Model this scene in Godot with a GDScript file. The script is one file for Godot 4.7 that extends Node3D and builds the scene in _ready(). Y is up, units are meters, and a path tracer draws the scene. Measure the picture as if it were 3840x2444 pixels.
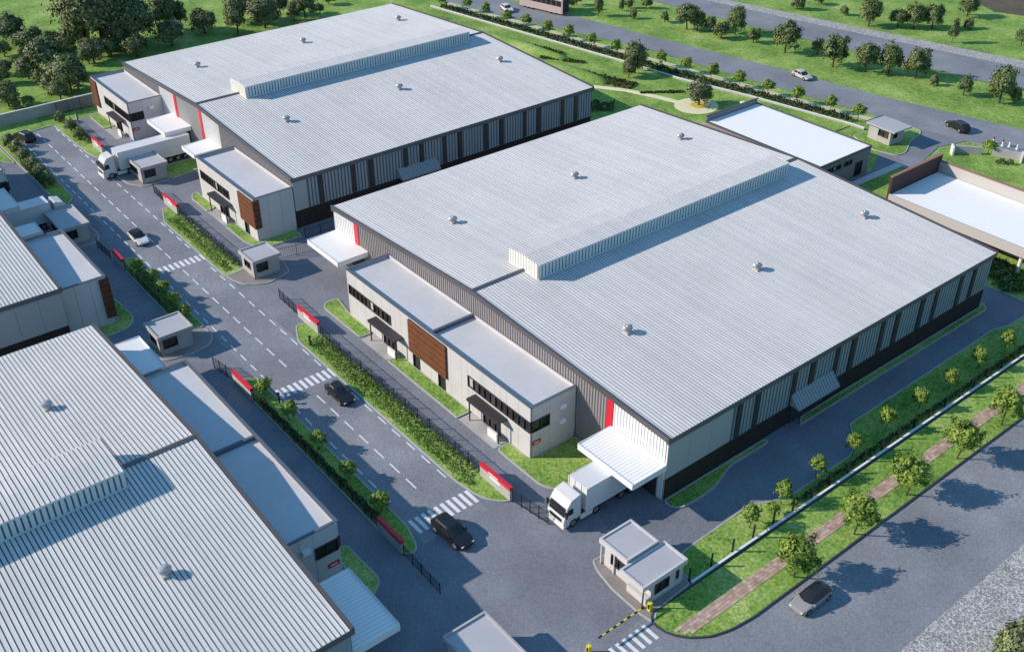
extends Node3D
# An industrial estate seen from the air: ribbed white warehouse roofs, office blocks, gatehouses, roads, verges and trees.
# x runs to the far right, z towards the near right, the internal road runs along z.

const ORD := ["first", "second", "third", "fourth", "fifth", "sixth", "seventh", "eighth", "ninth", "tenth", "eleventh", "twelfth", "thirteenth", "fourteenth", "fifteenth", "sixteenth", "seventeenth", "eighteenth", "nineteenth", "twentieth"]
var M := {}
var used := {}
var cache := {}

func _ready():
	# camera, sky, sun, exposure
	var cam := Camera3D.new()
	cam.name = "camera"
	cam.position = Vector3(-60.897, 72.0, 51.965)
	cam.rotation_order = EULER_ORDER_YXZ
	cam.rotation_degrees = Vector3(-33.35, -38.75, 0)
	cam.fov = 34.49
	cam.near = 1.0
	cam.far = 2500.0
	cam.current = true
	add_child(cam)
	var env := Environment.new()
	env.background_mode = Environment.BG_SKY
	var sm := ProceduralSkyMaterial.new()
	sm.sky_top_color = Color(0.375, 0.575, 0.765)
	sm.sky_horizon_color = Color(0.585, 0.735, 0.815)
	sm.sky_curve = 0.16
	sm.ground_bottom_color = Color(0.25, 0.30, 0.22)
	sm.ground_horizon_color = Color(0.46, 0.62, 0.78)
	sm.sky_energy_multiplier = 1.0
	sm.sun_angle_max = 8.0
	env.sky = Sky.new()
	env.sky.sky_material = sm
	env.background_energy_multiplier = 1.0
	env.ambient_light_source = Environment.AMBIENT_SOURCE_SKY
	env.tonemap_mode = Environment.TONE_MAPPER_LINEAR
	env.tonemap_exposure = 1.07
	env.sdfgi_enabled = true
	env.ssao_enabled = true
	env.ssil_enabled = true
	var we := WorldEnvironment.new()
	we.name = "world_environment"
	we.environment = env
	add_child(we)
	var sun := DirectionalLight3D.new()
	sun.name = "sun"
	sun.light_color = Color(1.0, 0.945, 0.885)
	sun.light_energy = 1.6
	sun.light_angular_distance = 0.5
	sun.shadow_enabled = true
	add_child(sun)
	var el := deg_to_rad(28.0)
	sun.look_at_from_position(Vector3.ZERO, Vector3(0.785 * cos(el), -sin(el), 0.62 * cos(el)), Vector3.UP)

	make_materials()
	make_ground()
	make_buildings()
	make_boundaries()
	make_trees()
	place_trees()
	place_vehicles()
	place_small()

# ------------------------------------------------------------------ helpers
class Mb:
	var v := PackedVector3Array()
	var n := PackedVector3Array()
	var c := PackedColorArray()
	var col := Color.WHITE
	func tri(a: Vector3, b: Vector3, d: Vector3):
		var nn := (d - a).cross(b - a).normalized()
		v.append(a); v.append(b); v.append(d)
		n.append(nn); n.append(nn); n.append(nn)
		c.append(col); c.append(col); c.append(col)
	func quad(a: Vector3, b: Vector3, d: Vector3, e: Vector3):
		tri(a, b, d); tri(a, d, e)
	func box(p: Vector3, q: Vector3):
		boxt(Transform3D(Basis(), (p + q) * 0.5), (q - p).abs())
	func boxt(t: Transform3D, s: Vector3):
		var h := s * 0.5
		var k := []
		for i in 8:
			k.append(t * Vector3(h.x if i & 1 else -h.x, h.y if i & 2 else -h.y, h.z if i & 4 else -h.z))
		quad(k[0], k[2], k[3], k[1]); quad(k[5], k[7], k[6], k[4])
		quad(k[4], k[6], k[2], k[0]); quad(k[1], k[3], k[7], k[5])
		quad(k[2], k[6], k[7], k[3]); quad(k[0], k[1], k[5], k[4])
	func cyl(p: Vector3, q: Vector3, r0: float, r1: float, seg := 10, caps := true):
		var d := (q - p).normalized()
		var a := d.cross(Vector3.UP if absf(d.y) < 0.9 else Vector3.RIGHT).normalized()
		var b := d.cross(a)
		for i in seg:
			var t0 := TAU * i / seg
			var t1 := TAU * (i + 1) / seg
			var u0 := a * cos(t0) + b * sin(t0)
			var u1 := a * cos(t1) + b * sin(t1)
			quad(p + u0 * r0, q + u0 * r1, q + u1 * r1, p + u1 * r0)
			if caps:
				tri(q, q + u1 * r1, q + u0 * r1)
				tri(p, p + u0 * r0, p + u1 * r0)
	func lathe(at: Vector3, prof: Array, seg := 12):
		for j in prof.size() - 1:
			for i in seg:
				var t0 := TAU * i / seg
				var t1 := TAU * (i + 1) / seg
				var p0: Vector2 = prof[j]
				var p1: Vector2 = prof[j + 1]
				quad(at + Vector3(cos(t0) * p0.x, p0.y, sin(t0) * p0.x), at + Vector3(cos(t1) * p0.x, p0.y, sin(t1) * p0.x), at + Vector3(cos(t1) * p1.x, p1.y, sin(t1) * p1.x), at + Vector3(cos(t0) * p1.x, p1.y, sin(t0) * p1.x))
	func loft(rings: Array, close_ends := true):
		for j in rings.size() - 1:
			var r0: Array = rings[j]
			var r1: Array = rings[j + 1]
			for i in r0.size():
				var k := (i + 1) % r0.size()
				quad(r0[i], r0[k], r1[k], r1[i])
		if close_ends:
			for e in [0, rings.size() - 1]:
				var r: Array = rings[e]
				for i in range(1, r.size() - 1):
					tri(r[0], r[i], r[i + 1])
	func prism(poly: PackedVector2Array, y0: float, y1: float, sides := true):
		var ix := Geometry2D.triangulate_polygon(poly)
		for i in range(0, ix.size(), 3):
			var p := []
			for k in 3:
				p.append(Vector3(poly[ix[i + k]].x, y1, poly[ix[i + k]].y))
			var cr: float = (p[2] - p[0]).cross(p[1] - p[0]).y
			if cr > 0.0: tri(p[0], p[1], p[2])
			else: tri(p[0], p[2], p[1])
		if sides:
			wall(poly, y0, y1)
	func wall(poly: PackedVector2Array, y0: float, y1: float):
		for i in poly.size():
			var a := poly[i]
			var b := poly[(i + 1) % poly.size()]
			quad(Vector3(a.x, y0, a.y), Vector3(a.x, y1, a.y), Vector3(b.x, y1, b.y), Vector3(b.x, y0, b.y))
	func strip(a: PackedVector2Array, b: PackedVector2Array, y: float, closed := true):
		for i in (a.size() if closed else a.size() - 1):
			var k := (i + 1) % a.size()
			var p := [Vector3(a[i].x, y, a[i].y), Vector3(a[k].x, y, a[k].y), Vector3(b[k].x, y, b[k].y), Vector3(b[i].x, y, b[i].y)]
			if (p[2] - p[0]).cross(p[1] - p[0]).y > 0.0: quad(p[0], p[1], p[2], p[3])
			else: quad(p[3], p[2], p[1], p[0])
	func mesh(colored := false) -> ArrayMesh:
		var a := []
		a.resize(Mesh.ARRAY_MAX)
		a[Mesh.ARRAY_VERTEX] = v
		a[Mesh.ARRAY_NORMAL] = n
		if colored: a[Mesh.ARRAY_COLOR] = c
		var m := ArrayMesh.new()
		m.add_surface_from_arrays(Mesh.PRIMITIVE_TRIANGLES, a)
		return m

func put(o: Node, called: String, parent: Node):
	var key := str(parent.get_instance_id()) + called
	var k: int = used.get(key, 0)
	used[key] = k + 1
	o.name = called if k == 0 else "%s_%03d" % [called, k]
	parent.add_child(o, true)

func inst(called: String, mesh: Mesh, m: Material, parent: Node = self, at := Vector3.ZERO) -> MeshInstance3D:
	var o := MeshInstance3D.new()
	o.mesh = mesh
	o.material_override = m
	put(o, called, parent)
	o.position = at
	return o

func obj(called: String, b: Mb, m: Material, parent: Node = self, at := Vector3.ZERO) -> MeshInstance3D:
	return inst(called, b.mesh(m.vertex_color_use_as_albedo), m, parent, at)

func tag(o: Node, label := "", category := "", group := "", kind := ""):
	if label: o.set_meta("label", label)
	if category: o.set_meta("category", category)
	if group: o.set_meta("group", group)
	if kind: o.set_meta("kind", kind)

func thing(called: String, label: String, category: String, at := Vector3.ZERO, turn := 0.0, group := "") -> Node3D:
	var o := Node3D.new()
	put(o, called, self)
	o.position = at
	o.rotation.y = turn
	tag(o, label, category, group)
	return o

func struct(called: String, label := "") -> Node3D:
	var o := Node3D.new()
	put(o, called, self)
	tag(o, label, "", "", "structure")
	return o

func dup(o: Node3D, called: String, label: String, at: Vector3, turn := 0.0, size := 1.0, group := "") -> Node3D:
	var r: Node3D = o.duplicate()
	put(r, called, self)
	r.position = at
	r.rotation.y = turn
	r.scale = Vector3.ONE * size
	tag(r, label, "", group)
	return r

func shared_box(s: Vector3) -> ArrayMesh:
	var key := "b%.3f_%.3f_%.3f" % [s.x, s.y, s.z]
	if not cache.has(key):
		var b := Mb.new()
		b.boxt(Transform3D(), s)
		cache[key] = b.mesh()
	return cache[key]

func part_box(called: String, p: Vector3, q: Vector3, m: Material, parent: Node) -> MeshInstance3D:
	return inst(called, shared_box((q - p).abs()), m, parent, (p + q) * 0.5)

func fillet(pts: Array, r: float, seg := 5) -> PackedVector2Array:
	var out := PackedVector2Array()
	for i in pts.size():
		var p: Vector2 = pts[i]
		var a: Vector2 = pts[(i + pts.size() - 1) % pts.size()]
		var b: Vector2 = pts[(i + 1) % pts.size()]
		var ra := minf(r, p.distance_to(a) * 0.45)
		var rb := minf(r, p.distance_to(b) * 0.45)
		var s := p + (a - p).normalized() * ra
		var e := p + (b - p).normalized() * rb
		for k in seg + 1:
			var t := float(k) / seg
			out.append(s.lerp(p, t).lerp(p.lerp(e, t), t))
	return out

func inset(poly: PackedVector2Array, d: float) -> PackedVector2Array:
	var area := 0.0
	for i in poly.size():
		area += poly[i].cross(poly[(i + 1) % poly.size()])
	var sg := signf(area)
	var out := PackedVector2Array()
	for i in poly.size():
		var a := poly[(i + poly.size() - 1) % poly.size()]
		var b := poly[(i + 1) % poly.size()]
		var t := (b - a).normalized()
		out.append(poly[i] + Vector2(-t.y, t.x) * d * sg)
	return out

func V2(a: Array) -> Array:
	var o := []
	for i in range(0, a.size(), 2): o.append(Vector2(a[i], a[i + 1]))
	return o

# ------------------------------------------------------------------ materials
func noise_tex(size: int, sd: int, layers: Array, ramp: Array, speck: float, block := 1, gain := 1.0) -> ImageTexture:
	var imgs := []
	var total := 0.0
	for l in layers:
		var f := FastNoiseLite.new()
		f.seed = sd + imgs.size() * 17
		f.noise_type = l[2] if l.size() > 2 else FastNoiseLite.TYPE_SIMPLEX_SMOOTH
		f.frequency = l[0]
		f.fractal_octaves = l[3] if l.size() > 3 else 4
		imgs.append(f.get_seamless_image(size, size).get_data())
		total += l[1]
	var g := Gradient.new()
	var offs := PackedFloat32Array()
	var cols := PackedColorArray()
	for i in ramp.size():
		offs.append(float(i) / (ramp.size() - 1)); cols.append(ramp[i])
	g.offsets = offs
	g.colors = cols
	var lut := PackedByteArray()
	for i in 256:
		var q := g.sample(i / 255.0)
		lut.append(int(q.r * 255)); lut.append(int(q.g * 255)); lut.append(int(q.b * 255))
	var rng := RandomNumberGenerator.new()
	rng.seed = sd
	var out := PackedByteArray()
	out.resize(size * size * 3)
	var nl := layers.size()
	var bs := size / block + 1
	var sp := PackedFloat32Array()
	for i in bs * bs: sp.append((rng.randf() - 0.5) * speck * 255.0)
	for i in size * size:
		var t := 0.0
		for k in nl: t += imgs[k][i] * layers[k][1]
		var q := clampi(int((t / total - 127.0) * gain + 127.0 + sp[(i / size / block) * bs + (i % size) / block]), 0, 255) * 3
		out[i * 3] = lut[q]; out[i * 3 + 1] = lut[q + 1]; out[i * 3 + 2] = lut[q + 2]
	var im := Image.create_from_data(size, size, false, Image.FORMAT_RGB8, out)
	return ImageTexture.create_from_image(im)

func lin(r: float, g: float, b: float) -> Color:
	return Color(r, g, b).linear_to_srgb()

func mat(r: float, g: float, b: float, rough := 0.7, metal := 0.0) -> StandardMaterial3D:
	var m := StandardMaterial3D.new()
	m.albedo_color = lin(r, g, b)
	m.roughness = rough
	m.metallic = metal
	m.cull_mode = BaseMaterial3D.CULL_DISABLED
	return m

func tmat(t: Texture2D, metres: float, rough := 0.9) -> StandardMaterial3D:
	var m := mat(1, 1, 1, rough)
	m.albedo_color = Color.WHITE
	m.albedo_texture = t
	m.uv1_triplanar = true
	m.uv1_world_triplanar = true
	m.uv1_scale = Vector3.ONE / metres
	return m

func vmat(rough := 0.8) -> StandardMaterial3D:
	var m := mat(1, 1, 1, rough)
	m.albedo_color = Color.WHITE
	m.vertex_color_use_as_albedo = true
	return m

func make_materials():
	var grass_t := noise_tex(1024, 3, [[0.004, 0.5], [0.03, 0.30], [0.11, 0.45]], [lin(0.055, 0.13, 0.018), lin(0.12, 0.235, 0.034), lin(0.195, 0.33, 0.055), lin(0.285, 0.40, 0.09), lin(0.46, 0.50, 0.22)], 0.42, 4, 1.7)
	M.grass = tmat(grass_t, 52.0, 0.95)
	M.grass.heightmap_enabled = true
	M.grass.heightmap_texture = grass_t
	M.grass.heightmap_scale = 6.0
	var asph_t := noise_tex(1024, 11, [[0.003, 0.5], [0.012, 0.12], [0.3, 0.12, FastNoiseLite.TYPE_SIMPLEX, 2]], [lin(0.15, 0.158, 0.182), lin(0.195, 0.207, 0.235), lin(0.232, 0.246, 0.275), lin(0.30, 0.315, 0.345)], 0.62, 3)
	M.asphalt = tmat(asph_t, 44.0, 0.9)
	M.yard = tmat(asph_t, 37.0, 0.9)
	M.yard.albedo_color = Color(0.95, 0.95, 0.97)
	var grav_t := noise_tex(512, 21, [[0.02, 0.2], [0.25, 0.7, FastNoiseLite.TYPE_CELLULAR, 1]], [lin(0.17, 0.17, 0.17), lin(0.42, 0.42, 0.41), lin(0.70, 0.70, 0.67)], 0.8, 2)
	M.gravel = tmat(grav_t, 30.0, 0.95)
	var conc_t := noise_tex(512, 31, [[0.006, 0.5], [0.05, 0.3], [0.3, 0.15]], [lin(0.33, 0.32, 0.31), lin(0.42, 0.41, 0.40), lin(0.50, 0.49, 0.48)], 0.12)
	M.concrete = tmat(conc_t, 14.0, 0.85)
	M.apron = tmat(conc_t, 9.0, 0.9)
	M.apron.albedo_color = Color(0.80, 0.77, 0.76)
	var off_t := noise_tex(512, 33, [[0.006, 0.5], [0.05, 0.3], [0.3, 0.15]], [lin(0.49, 0.48, 0.475), lin(0.56, 0.55, 0.545), lin(0.62, 0.61, 0.60)], 0.12)
	M.office = tmat(off_t, 11.0, 0.8)
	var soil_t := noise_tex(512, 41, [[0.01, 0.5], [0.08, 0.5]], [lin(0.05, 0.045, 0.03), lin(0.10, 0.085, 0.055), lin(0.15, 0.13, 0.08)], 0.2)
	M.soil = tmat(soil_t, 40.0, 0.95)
	var sand_t := noise_tex(512, 51, [[0.01, 0.5], [0.06, 0.5]], [lin(0.34, 0.36, 0.16), lin(0.54, 0.51, 0.33), lin(0.66, 0.58, 0.44)], 0.25)
	M.sand = tmat(sand_t, 20.0, 0.95)
	var roof_t := noise_tex(512, 61, [[0.004, 0.6], [0.03, 0.3]], [lin(0.60, 0.60, 0.60), lin(0.67, 0.67, 0.668), lin(0.73, 0.73, 0.725)], 0.10)
	for i in 3:
		M["roof%d" % i] = tmat(roof_t, 26.0, 0.5)
		M["roof%d" % i].albedo_color = [Color(1, 1, 1), Color(0.985, 0.985, 0.985), Color(0.97, 0.97, 0.975)][i]
	M.deck = tmat(roof_t, 18.0, 0.7)
	M.deck.albedo_color = Color(0.93, 0.93, 0.95)
	M.hutdeck = tmat(roof_t, 18.0, 0.7)
	M.hutdeck.albedo_color = Color(0.82, 0.82, 0.85)
	M.white = mat(0.78, 0.78, 0.78, 0.55)
	M.cream = mat(0.76, 0.74, 0.68, 0.6)
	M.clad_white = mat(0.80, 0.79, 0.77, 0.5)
	M.clad_grey = mat(0.27, 0.25, 0.25, 0.55)
	M.clad_mid = mat(0.47, 0.45, 0.43, 0.55)
	M.clad_blue = mat(0.33, 0.375, 0.39, 0.45)
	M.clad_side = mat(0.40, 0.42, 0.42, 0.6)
	M.clad_dark = mat(0.16, 0.16, 0.17, 0.6)
	M.monitor = mat(0.62, 0.70, 0.70, 0.4)
	M.trim = mat(0.085, 0.083, 0.09, 0.5)
	M.gutter = mat(0.13, 0.125, 0.135, 0.5)
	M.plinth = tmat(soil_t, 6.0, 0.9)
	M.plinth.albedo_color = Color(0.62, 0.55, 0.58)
	M.coping = mat(0.10, 0.125, 0.16, 0.5)
	M.red = mat(0.62, 0.02, 0.045, 0.5)
	M.black = mat(0.012, 0.012, 0.014, 0.5)
	M.dark = mat(0.035, 0.033, 0.037, 0.6)
	M.frame = mat(0.05, 0.045, 0.045, 0.5)
	M.glass = mat(0.018, 0.02, 0.024, 0.12)
	M.glass2 = mat(0.06, 0.055, 0.05, 0.2)
	M.blind = mat(0.50, 0.48, 0.45, 0.6)
	M.paint = tmat(off_t, 7.0, 0.8)
	M.paint.albedo_color = Color(1.12, 1.13, 1.15)
	M.kerb = tmat(conc_t, 5.0, 0.85)
	M.kerb.albedo_color = Color(1.0, 1.01, 0.98)
	M.darkkerb = mat(0.05, 0.05, 0.06, 0.8)
	var wood_t := noise_tex(256, 71, [[0.01, 0.4], [0.09, 0.6]], [lin(0.10, 0.04, 0.018), lin(0.20, 0.08, 0.032), lin(0.30, 0.125, 0.05)], 0.15)
	for i in 3:
		M["wood%d" % i] = tmat(wood_t, 3.0, 0.65)
		M["wood%d" % i].albedo_color = [Color(1, 1, 1), Color(0.86, 0.84, 0.82), Color(1.0, 0.92, 0.86)][i]
	M.bark = mat(0.07, 0.05, 0.035, 0.9)
	M.leaf = vmat(0.6)
	M.leaf.backlight_enabled = true
	M.leaf.backlight = Color(0.5, 0.55, 0.3)
	M.paver = vmat(0.9)
	M.yellow = mat(0.75, 0.62, 0.03, 0.5)
	M.tyre = mat(0.015, 0.015, 0.015, 0.9)
	M.rim = mat(0.35, 0.35, 0.36, 0.35, 0.6)
	M.lamp = mat(0.8, 0.8, 0.78, 0.1)
	M.tail = mat(0.35, 0.01, 0.01, 0.2)
	M.car_black = mat(0.008, 0.0075, 0.009, 0.35)
	M.car_white = mat(0.66, 0.65, 0.65, 0.25)
	M.car_silver = mat(0.50, 0.48, 0.48, 0.3)
	M.car_grey = mat(0.30, 0.285, 0.28, 0.3)
	M.bus_pink = mat(0.50, 0.40, 0.38, 0.4)
	for k in ["car_black", "car_white", "car_silver", "car_grey"]:
		M[k].clearcoat_enabled = true
		M[k].clearcoat = 0.35
		M[k].clearcoat_roughness = 0.08
	var pale_t := noise_tex(256, 53, [[0.02, 0.5], [0.1, 0.4]], [lin(0.62, 0.60, 0.34), lin(0.74, 0.70, 0.44), lin(0.80, 0.74, 0.54)], 0.15)
	M.sandpale = tmat(pale_t, 9.0, 0.95)
	M.sandyellow = mat(0.62, 0.48, 0.06, 0.9)
	M.seam = mat(0.035, 0.035, 0.042, 0.7)
	M.louvre_dark = mat(0.10, 0.13, 0.15, 0.6)
	M.clad_slate = mat(0.115, 0.13, 0.14, 0.6)
	M.trailer = mat(0.68, 0.68, 0.69, 0.45)
	M.brightroof = mat(0.88, 0.88, 0.87, 0.5)
	M.brownlight = mat(0.30, 0.16, 0.12, 0.7)
	M.metal = mat(0.42, 0.44, 0.47, 0.4, 0.3)
	M.brown = mat(0.075, 0.035, 0.032, 0.7)

# ------------------------------------------------------------------ ground
func sheet(called: String, pts: Array, y: float, m: Material, parent: Node = null) -> MeshInstance3D:
	var b := Mb.new()
	var pv := PackedVector2Array()
	for p in pts: pv.append(p)
	b.prism(pv, y, y, false)
	var o := obj(called, b, m, self if parent == null else parent)
	if parent == null: o.set_meta("kind", "structure")
	return o

func rect(x0: float, z0: float, x1: float, z1: float) -> Array:
	return [Vector2(x0, z0), Vector2(x1, z0), Vector2(x1, z1), Vector2(x0, z1)]

func lawn(label: String, pts: Array, r: float, km: Material = null, h := 0.13, inner: Material = null, called := "lawn") -> Node3D:
	var poly := fillet(pts, r) if r > 0.0 else PackedVector2Array(pts)
	var ins := inset(poly, 0.16)
	var o := struct(called, label)
	var b := Mb.new()
	b.wall(poly, -0.02, h)
	b.strip(poly, ins, h)
	b.wall(ins, h - 0.05, h)
	obj("kerb", b, M.kerb if km == null else km, o)
	var g := Mb.new()
	for q in Geometry2D.offset_polygon(poly, -0.15): g.prism(q, h - 0.03, h - 0.03, false)
	obj("grass_surface" if inner == null else "paved_surface", g, M.grass if inner == null else inner, o)
	return o

func ribbon(called: String, left: Array, right: Array, y: float, m: Material):
	var b := Mb.new()
	b.strip(PackedVector2Array(left), PackedVector2Array(right), y, false)
	var o := obj(called, b, m)
	o.set_meta("kind", "structure")
	return o

func dash(parent: Node, x0: float, z0: float, x1: float, z1: float, called := "lane_dash"):
	inst(called, shared_box(Vector3(absf(x1 - x0), 0.012, absf(z1 - z0))), M.paint, parent, Vector3((x0 + x1) * 0.5, 0.012, (z0 + z1) * 0.5))

func make_ground():
	# rolling base ground of grass with berms on the garden side
	var b := Mb.new()
	b.quad(Vector3(-900, -0.06, 700), Vector3(-900, -0.06, -900), Vector3(900, -0.06, -900), Vector3(900, -0.06, 700))
	var g := obj("ground", b, M.grass)
	g.set_meta("kind", "structure")
	# compound paving and front road
	sheet("yard_pavement", [Vector2(-80, -134), Vector2(63.2, -134), Vector2(63.2, 10.2), Vector2(-80, 10.2)], 0.0, M.yard)
	var fr := sheet("front_road", [Vector2(-200, 10.2), Vector2(320, 10.2), Vector2(320, 26.4), Vector2(-200, 26.4)], 0.001, M.asphalt)
	for i in 12:
		var x := -13.05 - i * 0.79
		dash(fr, x - 0.36, 10.75, x, 12.6, "zebra_bar")
	sheet("gravel_shoulder", rect(-200, 26.4, 320, 31.3), 0.004, M.gravel)
	# internal road: a slightly bluer strip with markings
	var ir := sheet("internal_road", rect(-22.45, -133.8, -14.85, -9.2), 0.004, M.asphalt)
	for zz in [[-12.75, -10.65], [-39.8, -37.95], [-74.65, -72.95]]:
		for i in 10:
			var x = -22.0 + i * 0.755
			dash(ir, x, zz[0], x + 0.4, zz[1], "zebra_bar")
	var skip := [[-13.6, -9.0], [-40.6, -37.2], [-75.4, -72.2]]
	for col in [[-18.65, 1.85, 3.0], [-21.75, 1.5, 2.6], [-15.35, 1.6, 2.8]]:
		var z := -132.0
		while z < -13.0:
			var ok := true
			for s in skip:
				if z + col[1] > s[0] and z < s[1]: ok = false
			if ok: dash(ir, col[0] - 0.075, z, col[0] + 0.075, z + col[1])
			z += col[2]
	# raised lawns, medians and aprons
	lawn("grass median with hedge along the nearer office block", V2([-15.0, -47, -14.2, -48.9, -13.4, -50.4, -12.0, -50.0, -11.9, -8.7, -12.9, -8.8, -14.1, -10.2, -14.6, -11.6, -15.0, -14.6]), 0.8)
	lawn("grass median with hedge along the office block of the farther warehouse", V2([-15.0, -87, -14.2, -89.2, -13.4, -91.4, -12.1, -90.6, -12.0, -67.0, -15.0, -66.6]), 0.6)
	lawn("grass strip beside the far end of the internal road", V2([-15.2, -133.8, -24.5, -133.0, -24.5, -139.5, -9.6, -139.5, -11.8, -131, -12.3, -114.6, -13.3, -114.0, -14.6, -116, -15.0, -119]), 0.8)
	lawn("shaded grass median opposite the nearer office block", V2([-22.4, -43.5, -24.8, -44.5, -24.9, -9.2, -23.6, -8.7, -22.9, -9.9, -22.35, -12.3]), 0.6)
	lawn("shaded grass median of bushes beyond the middle gatehouse", V2([-22.4, -79.5, -24.9, -80.5, -24.9, -57.6, -22.4, -57.2]), 0.5)
	lawn("grass strip with hedge beside the parked dark car", V2([-22.4, -133.0, -25.4, -134.0, -25.2, -114.8, -25.1, -101.5, -24.2, -100.9, -22.4, -103.5]), 0.7)
	lawn("far lawn corner with bushes beside the road end", V2([-25.6, -134, -25.5, -121.5, -27.3, -123.6, -34, -124.2, -60, -124.0, -60, -138.2, -25.6, -138.2]), 0.6)
	# gatehouse aprons
	lawn("concrete apron before the gatehouse by the slatted gate", V2([-14.9, -67.0, -14.7, -65.1, -14.1, -63.4, -12.5, -62.2, -11.2, -61.6, -7.6, -62.4, -6.9, -65.0, -7.2, -67.6, -11.9, -67.2]), 0.5, null, 0.12, M.apron, "paving_apron")
	lawn("concrete apron round the far gatehouse", V2([-14.6, -106.5, -14.2, -102.5, -12.6, -100.0, -8.2, -100.0, -8.0, -107.4, -12.6, -107.6]), 0.6, null, 0.12, M.apron, "paving_apron")
	lawn("rounded concrete apron round the middle gatehouse", V2([-24.9, -57.4, -22.5, -57.0, -22.5, -54.4, -23.7, -52.9, -26.5, -52.5, -29.6, -53.2, -29.8, -58.6, -26.0, -58.6]), 0.9, null, 0.12, M.apron, "paving_apron")
	lawn("concrete apron round the shaded gatehouse behind the truck", V2([-23.8, -95, -23.8, -89, -24.8, -86.8, -29.2, -87.0, -29.2, -95.4]), 0.9, null, 0.12, M.apron, "paving_apron")
	lawn("concrete apron before the double gatehouse at the main entrance", V2([-11.5, 2.3, -12.1, 3.7, -12.5, 6.0, -12.6, 9.7, -12.3, 11.4, -11.2, 10.4, -6.4, 10.1, -6.4, 6.6, -7.0, 3.0]), 0.4, null, 0.12, M.apron, "paving_apron")
	# lawns at the office blocks
	lawn("small sunny lawn at the north corner of the nearer office block", V2([-8.7, -43.0, -8.7, -51.6, -7.9, -52.7, -6.0, -52.6, -6.75, -48.2, -6.8, -42.8]), 0.6)
	lawn("strip of lawn below the slatted timber screen", V2([-8.75, -36.7, -8.75, -22.7, -6.8, -22.7, -6.8, -36.7]), 0.12)
	lawn("lawn wrapping the end of the nearer office block beside the lorry", V2([-8.65, -15.9, -8.65, -8.6, -8.0, -7.2, -6.9, -6.9, -0.7, -7.2, -0.7, -12.4, -6.8, -12.4, -6.8, -15.9]), 0.8)
	lawn("small lawn beside the porch of the farther office block", V2([-8.6, -91.4, -7.9, -93.0, -6.9, -93.2, -6.9, -86.6, -8.6, -86.0]), 0.5)
	lawn("lawn at the timber corner of the farther office block", V2([-8.6, -80.2, -6.95, -80.2, -6.95, -72.7, -1.2, -72.7, -1.2, -70.4, -6.4, -70.5, -8.1, -72.2, -8.6, -74.0]), 0.5)
	lawn("small lawn beside the porch of the farthest office block", V2([-8.9, -126.6, -8.9, -133.4, -8.2, -134.6, -6.9, -134.7, -6.9, -126.6]), 0.5)
	lawn("patch of lawn beneath the far lorry", V2([-8.0, -105.4, -8.0, -100.0, -0.8, -101.4, -0.8, -105.6]), 0.5)
	lawn("shaded lawn at the end of the nearest left office block", V2([-30.0, -10.8, -30.0, -13.9, -28.3, -13.8, -28.1, -8.5, -28.4, -7.6, -29.9, -6.6, -31.6, -7.2, -31.6, -10.8]), 0.6)
	lawn("small lawn at the timber corner of the left office block", V2([-30.3, -65.2, -30.3, -71.0, -28.7, -70.8, -28.4, -65.5, -28.7, -64.0, -30.1, -62.6, -34.5, -62.6, -34.5, -65.2]), 0.7)
	lawn("strip of shaded lawn under the side wall of the largest warehouse", V2([-0.5, 0.8, -0.7, 1.8, 0.1, 2.7, 2.2, 2.9, 5.1, 2.7, 8.6, 1.55, 14.9, 1.5, 14.9, 0.8]), 0.5)
	lawn("long thin lawn under the side wall of the largest warehouse", V2([21.0, 0.8, 19.6, 1.75, 57.2, 1.75, 58.4, 0.6, 57.4, 0.0, 57.3, 0.8]), 0.3)
	lawn("lawn with a row of young trees between side drive and front wall", V2([-4.2, 6.8, 6.0, 6.5, 7.4, 7.4, 9.8, 8.2, 19.8, 8.2, 21.2, 7.6, 22.9, 6.2, 24.1, 4.95, 53.6, 4.7, 55.7, 5.4, 59.6, 5.5, 75, 5.3, 75, 10.05, -6.2, 10.05, -6.3, 8.6]), 0.6)
	var verge := lawn("grass verge with brick path along the front road", V2([-11.9, 10.3, -12.55, 11.3, -12.2, 12.9, -11.2, 14.3, -9.6, 15.4, -7.6, 16.0, -4.9, 16.3, 300, 16.3, 300, 10.25]), 0.7, M.darkkerb, 0.14)
	# brick path: uneven pavers laid in the verge
	var pv := Mb.new()
	var rng := RandomNumberGenerator.new()
	rng.seed = 5
	var px := -12.0
	while px < 60.0:
		var row := 0
		while row < 4:
			var z0 := 12.85 + row * 0.33
			var lo := -11.6 + (z0 - 12.85) * 0.62
			if px > lo:
				var q := rng.randf()
				var w := rng.randf()
				pv.col = Color(0.40, 0.25, 0.20).lerp(Color(0.50, 0.38, 0.31), q) * (0.78 + 0.42 * w)
				var y := 0.135 + rng.randf() * 0.016
				pv.box(Vector3(px + 0.01 + (0.2 if row % 2 else 0.0), 0.1, z0 + 0.01), Vector3(px + 0.41 + (0.2 if row % 2 else 0.0), y, z0 + 0.32))
			row += 1
		px += 0.42
	var pvo := obj("paver", pv, M.paver, verge)
	pvo.set_meta("kind", "stuff")
	# porch paving
	for s in [[-8.75, -42.6, -6.85, -36.9], [-8.75, -22.5, -6.85, -16.1], [-8.6, -86.0, -6.95, -80.4], [-8.9, -126.4, -6.95, -120.8]]:
		var p := sheet("porch_paving", rect(s[0], s[1], s[2], s[3]), 0.02, M.concrete)
		p.set_meta("label", "pale paving before an office porch")
	# garden with berms on the far side
	garden_mesh()
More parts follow.
